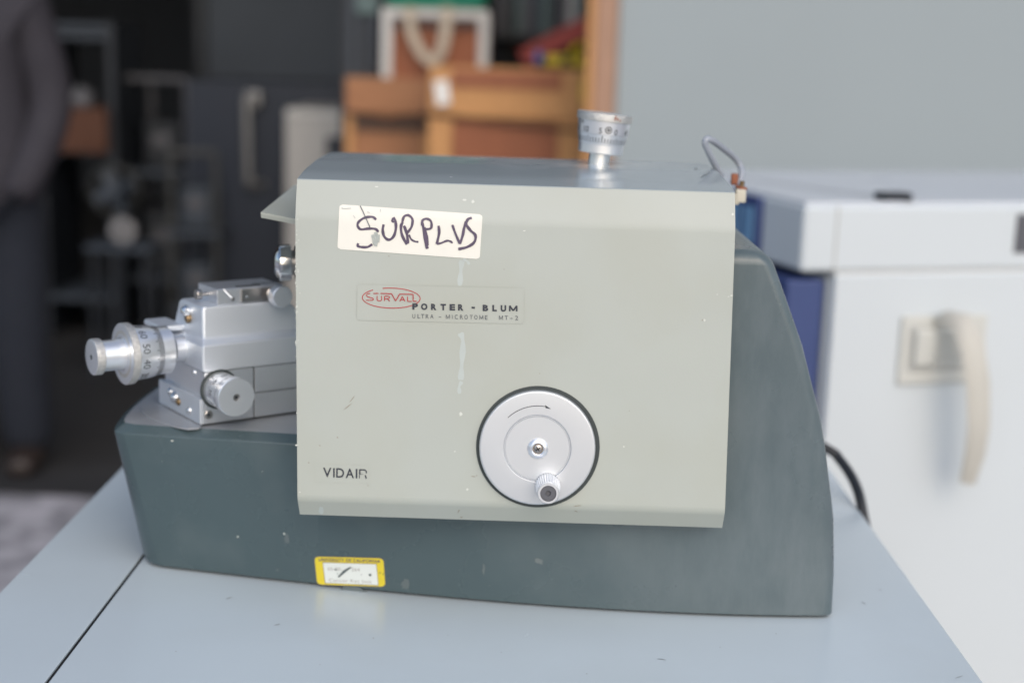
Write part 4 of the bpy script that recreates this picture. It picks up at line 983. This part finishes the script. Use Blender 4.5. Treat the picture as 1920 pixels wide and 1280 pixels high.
# ---- advance dial on top -----------------------------------------------------------
YK = 1.245
k0 = ony(1121.5, 311, YK); k1 = ony(1135, 212, YK)
axis = Vector(k1 - k0); axis.normalize()
KX = frame(Vector(k0), axis, (1, 0, 0)); KL = (Vector(k1) - Vector(k0)).length
s_ = KL / .0458
def kz(py_c):                                           # height along the axis for a picture row on the knob centre line
    return KL * (311 - py_c) / (311 - 212)
b = MB(); b.lathe([(.0, -.006), (.0092, -.006), (.0092, kz(288))], KX, 'alu_bright', n=48); stem = b.build('dial_stem', me_)
b = MB(); b.lathe([(.0, kz(287)), (.0185, kz(287)), (.0194, kz(285)), (.0196, kz(263))], KX, 'alu_bright', n=64)
b.lathe([(.0196, kz(263)), (.0198, kz(262)), (.0205, kz(252)), (.0218, kz(250)), (.0226, kz(228)), (.0225, kz(225))], KX, 'alu_bright', n=64); ad = b.build('advance_dial', me_, ang=25)
def rk(h_): return float(np.interp(h_, [kz(263), kz(252), kz(250), kz(228)], [.0198, .0205, .0218, .0226]))
def rband(h_): return float(np.interp(h_, [kz(270), kz(250)], [.0199, .0217]))
b = MB(); b.lathe([(.0197, kz(270)), (.0200, kz(269.5)), (.0218, kz(250.5))], KX, 'alu_bright', n=64); b.build('scale_band', ad)
b = MB(); ticks(b, KX, rband, 50, kz(266), kz(257) - kz(266), kz(253) - kz(266), .0008, a_off=-math.pi / 2 - .05)
for a, tx in ((-.16, '5'), (.47, '0'), (-.80, '10'), (1.09, '45'), (-1.42, '15'), (1.7, '40')):
    cyl_text(b, tx, KX, rk, -math.pi / 2 + a, kz(243.5), .0048, bold=.004)
cyl_text(b, '10', KX, rk, -math.pi / 2 - 1.02, kz(231), .0030)
b.build('scale_marking', ad, recalc=False)
sxp = KX @ Vector((rk(kz(241)) * math.sin(.16), -rk(kz(241)) * math.cos(.16), kz(241))); sn = (KX.to_3x3() @ Vector((math.sin(.16), -math.cos(.16), 0)))
SX_ = frame(sxp, sn)
b = MB(); b.lathe([(.0031, -.0002), (.0030, .0003), (.0022, .0003)], SX_, 'black', n=28); b.lathe([(.0022, .0003), (.0021, -.0002), (.0013, -.0002)], SX_, 'steel', n=28); b.lathe([(.0013, .0001), (0, .0001)], SX_, 'black', n=16); b.build('set_screw', ad)
b = MB(); b.lathe([(.0220, kz(227)), (.0236, kz(226.5)), (.0240, kz(225)), (.0241, kz(214)), (.0238, kz(212.5)), (.0, kz(212))], KX, 'knurl', n=96); dc = b.build('dial_cap', ad)
b = MB(); b.lathe([(.0232, kz(212.2)), (.0, kz(211.6))], KX, 'alu_bright', n=64); b.build('cap_face', ad)
f_ = cyl(KX, lambda h_: .0241, -math.pi / 2 + .40, kz(219.5)); b = MB(); rg = random.Random(8)
for i in range(7): 
    u, v = rg.uniform(-.0028, .0028), rg.uniform(-.0018, .0018); b.poly([f_(u - .0004, v), f_(u + .0005, v - .0012), f_(u + .0007, v + .0012), f_(u, v + .0016)], [[0, 1, 2, 3]], 'rust')
b.build('rust_mark', ad, recalc=False)
cz_top = float(np.interp(k0[1] + .004, [1.20, 1.28], [1.2563, 1.2568]))
b = MB(); b.lathe([(.0165, .0003), (.0, .0003)], frame((k0[0] - .004, k0[1] + .012, cz_top), (0, 0, 1)), 'gap', n=40); b.build('shaft_hole', cover, recalc=False)

# ---- wire loop and connector at the right end -----------------------------------------------------------
YW = 1.24
loop = [(1352, 330, 1.26), (1342, 312, 1.25), (1330, 288, 1.24), (1322, 270, 1.235), (1325, 261, 1.235), (1336, 264, 1.24), (1355, 278, 1.26), (1375, 294, 1.28), (1387, 310, 1.285), (1391, 326, 1.28), (1386, 345, 1.275), (1384, 358, 1.27)]
P = smooth_pts([ony(*q) for q in loop], 6)
b = MB(); b.tube(P, .0028, 'wire_grey', n=12); wl = b.build('wire_loop', me_)
b = MB(); p = ony(1377, 336, 1.275); b.box(p, (.006, .006, .010), 'rust', bevel=.001)
p = ony(1390, 352, 1.265); b.lathe([(0, -.0012), (.005, -.0012), (.0055, 0), (.005, .0012), (0, .0012)], frame(p, (.2, -.1, 1)), 'rust', n=24); b.lathe([(0, 0), (.0022, 0), (.0022, .006), (0, .006)], frame(p, (.1, 0, 1)), 'brass', n=16); b.build('copper_terminal', me_)
p = ony(1388, 367, 1.262); b = MB(); b.box(p, (.009, .010, .012), 'cream', bevel=.0015); b.box(p + np.array([-.004, .0, -.003]), (.006, .008, .010), 'cream', bevel=.0015); b.build('connector', me_)

# ---- hood -----------------------------------------------------------
h1, h2 = ony(489, 398, 1.14), ony(560, 412, 1.14)
h3, h4 = ony(640, 360, 1.27), ony(553, 346, 1.27)
up = np.array([0, 0, .0012])
b = MB(); b.prism([h1 - up, h2 - up, h3 - up, h4 - up], [h1, h2, h3, h4], 'beige')
dn = np.array([0, .001, -.0032]); t2 = np.array([0, .0012, 0])
b.prism([h1 - up + dn, h2 - up + dn, h2 - up + dn + t2, h1 - up + dn + t2], [h1 - up, h2 - up, h2 - up + t2, h1 - up + t2], 'beige'); b.build('hood', me_, ang=20)

# ---- specimen arm end (chrome) -----------------------------------------------------------
YA = 1.20
ac = ony(531, 492.5, YA); AX = frame(ac, (-1, -.22, -.02))
b = MB(); b.lathe([(0, .0082), (.008, .0078), (.0115, .0060), (.0135, .0040)], AX, 'chrome', n=48); b.lathe([(.0150, .0036), (.0156, .0028), (.0156, -.0058), (.0148, -.0066), (.0, -.0066)], AX, 'chrome', n=64); sp = b.build('specimen_chuck', me_)
b = MB(); b.lathe([(.0105, -.006), (.0105, -.0095), (.0140, -.0098), (.0142, -.016), (.0135, -.0165), (.0135, -.05)], AX, 'steel', n=48); b.build('specimen_arm', me_)

# ---- knife stage -----------------------------------------------------------
A0 = onz(380, 800, ZD); sa = rad(36.65)
ex = np.array([math.cos(sa), math.sin(sa), 0]); ey = np.array([-math.sin(sa), math.cos(sa), 0])
def sp_(x, y, z): return A0 + ex * x + ey * y + np.array([0, 0, z])
SR = Matrix.Rotation(sa, 3, 'Z')
def sbox(b, x0, x1, y0, y1, z0, z1, m, bevel=.0008): return b.box(sp_((x0 + x1) / 2, (y0 + y1) / 2, (z0 + z1) / 2), (x1 - x0, y1 - y0, z1 - z0), m, R=SR, bevel=bevel, seg=2)
def EX(v): return Vector(ex * v[0] + ey * v[1] + np.array([0, 0, v[2]]))
# turntable plate
fpl = [(.0769 + .1052 * math.cos(a), .0466 + .1052 * math.sin(a)) for a in np.linspace(rad(209), rad(141.5), 28)] + [(-.0024, .1115), (-.0024, -.0030), (-.0060, -.0060)]
b = MB(); b.loft([[sp_(x, y, .0002) for x, y in fpl], [sp_(x, y, .0014) for x, y in fpl], [sp_(x + .0003, y, .0017) for x, y in fpl]], 'deck', True, True); b.build('foot_plate', me_)
b = MB(); sbox(b, .0022, .0475, 0, .085, .002, .0465, 'alu'); sbox(b, .0485, .125, .0004, .085, .002, .0233, 'alu'); sbox(b, .0487, .125, .0001, .085, .0240, .0465, 'alu'); sbox(b, .004, .12, .003, .08, .0022, .046, 'groove', 0)
sb_ = b.build('knife_stage_base', me_, ang=25)
# body: mid block, chamfer ledge, tapering upper block
def rect(x0, x1, y0, y1, z): return [sp_(x0, y0, z), sp_(x1, y0, z), sp_(x1, y1, z), sp_(x0, y1, z)]
def rrect(x0, x1, y0, y1, z, r=.002):
    out = []
    for (cx_, cy_, a0) in ((x0 + r, y0 + r, math.pi), (x1 - r, y0 + r, 1.5 * math.pi), (x1 - r, y1 - r, 0), (x0 + r, y1 - r, .5 * math.pi)):
        for i in range(5): a = a0 + math.pi / 2 * i / 4; out.append(sp_(cx_ + r * math.cos(a), cy_ + r * math.sin(a), z))
    return out
b = MB(); b.loft([rrect(.0012, .124, -.0004, .084, .0472), rrect(.0004, .125, -.0010, .085, .0485), rrect(.0004, .125, -.0010, .085, .0688), rrect(.0014, .124, 0, .084, .0702), rrect(.0062, .117, .0105, .078, .0728),
                  rrect(.0066, .112, .0118, .0745, .0745, .0025), rrect(.0072, .0905, .0140, .064, .0975, .003), rrect(.0084, .0885, .0152, .062, .0996, .003), rrect(.0095, .0875, .0165, .060, .1002, .003)], 'alu_matte', True, True)
kb = b.build('knife_stage_body', me_, ang=30)
# slanting shoulder plate beside the dial (pale pad) and the screws on the left face
q0, q1, q2, q3 = sp_(-.001, .030, .0705), sp_(-.001, .078, .0705), sp_(-.026, .083, .0745), sp_(-.026, .045, .0745)
q0, q1, q2, q3 = [np.array(ony(*q)) for q in ((352, 628, 1.215), (345, 598, 1.262), (300, 602, 1.245), (312, 588, 1.262))]
b = MB(); sbox(b, -.014, .008, .052, .092, .0735, .0790, 'alu_matte', .002); b.build('side_pad', me_)
b = MB(); p = ony(350, 583, 1.200); b.lathe([(0, .0052), (.0022, .0048), (.0040, .0034), (.0046, .001), (.0044, -.002), (.003, -.003), (.003, -.012)], frame(p, (-.55, -.45, .55)), 'chrome', n=32); b.build('ball_screw', me_)
b = MB(); p = ony(352, 597, 1.200); b.lathe([(0, .002), (.0035, .0018), (.0042, 0), (.0042, -.006), (0, -.006)], frame(p, (-.7, -.5, -.1)), 'brass', n=24); b.build('brass_nut', me_)
# knife clamp slide
b = MB()
X0, X1, Y0_, Y1_ = .0232, .0850, .0186, .058
b.loft([rrect(X0, X1, Y0_, Y1_, .1004, .0006), rrect(X0, X1, Y0_, Y1_, .1128, .0006), rrect(X0 + .0006, X1 - .0006, Y0_ + .0006, Y1_ - .0006, .1134, .0006)], 'alu', True, True)
kc = b.build('knife_clamp', me_, ang=25)
b = MB(); sbox(b, .045, .083, Y0_ - .0022, Y0_ + .0002, .1012, .1120, 'steel', .0004); b.build('clamp_plate', kc)
b = MB(); sbox(b, .043, .066, Y0_ + .004, Y0_ + .0075, .1128, .1138, 'gap', 0); sbox(b, .062, .083, Y0_ + .012, Y0_ + .0135, .1128, .1137, 'groove', 0); b.build('slot', kc)
b = MB(); p0_, p1_ = sp_(.0292, Y0_ + .001, .1130), sp_(.0362, Y0_ - .003, .1046); b.tube([p0_, p1_], .0009, 'chrome', n=10); b.lathe([(0, .0012), (.0014, .0008), (.0018, 0), (0, -.001)], frame(p1_, Vector(-ey)), 'steel', n=18); b.build('lever_pin', kc)
b = MB(); p = sp_(.0495, Y0_ - .0024, .1055); b.lathe([(0, .0010), (.0010, .0008), (.0014, 0)], frame(p, Vector(-ey)), 'chrome', n=18); b.build('rivet', kc)
kx = sp_(.0742, Y0_ - .002, .1060); KF = frame(kx, Vector(-ey) + Vector((0, 0, .02)))
b = MB()
prof = [(.0052, -.001)]
for i in range(7): prof += [(.0058, .0008 + i * .0014), (.0048, .0015 + i * .0014)]
b.lathe(prof, KF, 'steel', n=32); b.build('clamp_screw', kc)
b = MB(); b.lathe([(0, .0095), (.0088, .0095), (.0094, .0102), (.0095, .0190)], KF, 'alu', n=72, knurl=.0002); b.lathe([(.0094, .0190), (.0088, .0198), (0, .0199)], KF, 'alu', n=48); b.build('clamp_knob', kc)
ls = sp_(X0, .036, .1072); LF = frame(ls, Vector(-ex))
b = MB(); b.lathe([(.0016, -.002), (.0016, .0075)], LF, 'steel', n=18); b.lathe([(0, .0072), (.0042, .0072), (.0046, .0080), (.0046, .0112), (.0042, .0120), (0, .0120)], LF, 'steel', n=32); b.build('side_screw', kc)

# feed dial (axis along the stage, pointing left)
D0 = sp_(0.0004, .0423, .0605); DX = frame(D0, Vector(-ex), (0, 0, 1))
sc = 1.0
b = MB(); b.lathe([(.0, -.001), (.0118, -.001), (.0120, .0005), (.0120, .0085)], DX, 'alu', n=56); fs = b.build('feed_shaft', me_)
def hx(px_): # distance along the dial axis for a picture column on the axis line
    d_ = ray(px_, 652 + (340 - px_) * .103); n_ = np.array([0, 0, 1.0]); q = CP + d_ * (((D0 - CP) @ ey) / (d_ @ ey)); return (D0 - q) @ ex
b = MB()
hs0, ht0, ht1, hf0, hf1, he, hgb = hx(314), hx(292), hx(273), hx(243), hx(230), hx(172), hx(187)
b.lathe([(.0, hs0), (.0198, hs0), (.0206, hs0 + .0008), (.0207, ht0)], DX, 'alu_bright', n=72)
b.lathe([(.0207, ht0 + .0001), (.0226, ht1), (.0234, hf0 - .001)], DX, 'alu_bright', n=72)
fd = b.build('feed_dial', me_, ang=25)
rs = lambda h_: float(np.interp(h_, [hs0, ht0, ht1, hf0 - .001], [.0206, .0207, .0226, .0234]))
b = MB(); b.lathe([(.0233, hf0 - .001), (.0258, hf0 - .0004), (.0262, hf0 + .0004), (.0262, hf1 - .0005), (.0256, hf1), (.0170, hf1 + .0004)], DX, 'knurl', n=96); b.build('dial_flange', fd)
b = MB(); b.lathe([(.0257, hf1 + .0001), (.0185, hf1 + .0003), (.0140, hf1 + .0005)], DX, 'alu', n=72); b.build('flange_face', fd)
b = MB(); b.lathe([(.0142, hf1), (.0131, hf1 + .0008), (.0129, hgb - .0005)], DX, 'alu_bright', n=56); b.build('dial_neck', fd)
b = MB(); b.lathe([(.0128, hgb - .001), (.0149, hgb - .0003), (.0153, hgb + .0004), (.0153, he - .0006), (.0149, he)], DX, 'knurl', n=80); b.lathe([(.0149, he), (.0142, he + .0004), (.0, he + .0004)], DX, 'alu', n=56); b.build('grip', fd)
b = MB(); b.lathe([(.0022, he + .0005), (0, he + .0006)], DX, 'groove', n=18); b.build('grip_screw', fd)
# scale: find the angle facing the camera
cdir = DX.to_3x3().inverted() @ (Vector(CP) - Vector(D0)); aC = math.atan2(cdir.y, cdir.x)
b = MB(); htick = ht0 + .0002
f0 = 1
ticks(b, DX, rs, 90, htick, .0048, .0070, .0006, a_off=aC)
up_s = 1 if (DX.to_3x3() @ Vector((-math.sin(aC), math.cos(aC), 0))).z > 0 else -1
for k, tx in ((0, '50'), (1, '60'), (-1, '40'), (-2, '30'), (2, '70')):
    a_ = aC + up_s * (.10 + k * .58)
    V, F = text_mesh(tx); xm = max(p[0] for p in V); f_ = cyl(DX, rs, a_, (ht1 + hf0) / 2 + .0004); sz = .0062
    b.poly([f_(-up_s * (u - xm / 2) * sz, -(v - .5) * sz) for u, v in V], F, 'mark')
b.build('scale_marking', fd, recalc=False)

# side dial (axis along -ey, towards the viewer)
E0 = sp_(.0154, -.0002, .0312); EXM = frame(E0, Vector(-ey), (0, 0, 1))
b = MB(); b.lathe([(.0165, .0), (.0170, -.001), (.0172, .0008), (.0150, .0009)], EXM, 'groove', n=56); b.build('dial_well', me_)
b = MB(); b.lathe([(.0, .0), (.0148, .0), (.0150, .0006), (.0150, .0220), (.0140, .0228), (.0140, .0236), (.0152, .0240)], EXM, 'alu_bright', n=72)
b.lathe([(.0152, .0240), (.0165, .0248), (.0165, .0335), (.0160, .0342), (.0030, .0340)], EXM, 'alu_bright', n=96); sd_ = b.build('side_dial', me_, ang=25)
b = MB(); b.lathe([(.0030, .0341), (.0026, .0336), (.0012, .0335), (.0011, .0330), (0, .0330)], EXM, 'steel', n=28); b.lathe([(.0012, .0338), (0, .0338)], EXM, 'black', n=12); b.build('dial_screw', sd_)
b = MB(); cd = EXM.to_3x3().inverted() @ Vector((-1.0, -.2, .75)); aE = math.atan2(cd.y, cd.x)
rE = lambda h_: .0150
ticks(b, EXM, lambda h_: .0165, 80, .0252, .0030, .0046, .0003)
for k, tx in ((-.75, '60'), (-.1, '40'), (.55, '20'), (1.2, '0')):
    V, F = text_mesh(tx); xm = max(p[0] for p in V); f_ = cyl(EXM, rE, aE + k, .0150); sz = .0040
    b.poly([f_(-(u - xm / 2) * sz, (v - .5) * sz) if False else f_((u - xm / 2) * sz, (v - .5) * sz) for u, v in V], F, 'mark')
ticks(b, EXM, rE, 60, .0100, .0016, .0030, .00025)
b.build('scale_marking', sd_, recalc=False)
b = MB(); p = sp_(.0054, -.0001, .0100); SF = frame(p, Vector(-ey)); b.lathe([(.0038, -.0002), (.0036, .0006), (.0030, .0010), (.0014, .0010), (.0012, .0002), (0, .0002)], SF, 'steel', n=28); b.lathe([(.0013, .0006), (0, .0006)], SF, 'black', n=12); b.build('cap_screw', sb_)

# left angle bracket with screws
b = MB(); sbox(b, -.0026, .0018, -.0006, .088, .0022, .0240, 'alu_matte', .0006)
bk = b.build('angle_bracket', me_, ang=25)
for (yy, zz, r_, mm) in ((.062, .0180, .0036, 'chrome'), (.052, .0150, .0055, 'chrome'), (.044, .0128, .0036, 'brass'), (.0210, .0100, .0036, 'chrome'), (.020, .043, .003, 'chrome')):
    F_ = frame(sp_(-.0026 if zz < .03 else .0022, yy, zz), Vector(-ex)); b = MB(); b.lathe([(0, r_ * .75), (r_ * .4, r_ * .68), (r_ * .8, r_ * .4), (r_, 0)], F_, mm, n=28); b.build('screw', bk)

# ---- power cord -----------------------------------------------------------
P = smooth_pts([(.20, 1.43, ZT + .09), (.25, 1.50, ZT + .075), ony(1545, 838, 1.47), ony(1575, 862, 1.46), ony(1603, 906, 1.43), ony(1618, 962, 1.40), (.366, 1.375, ZT - .07), (.372, 1.37, ZT - .25), (.372, 1.37, ZT - .6), (.40, 1.35, .03), (.55, 1.30, .008)], 6)
b = MB(); b.tube(P, .0052, 'black', n=12); b.build('power_cord', me_)
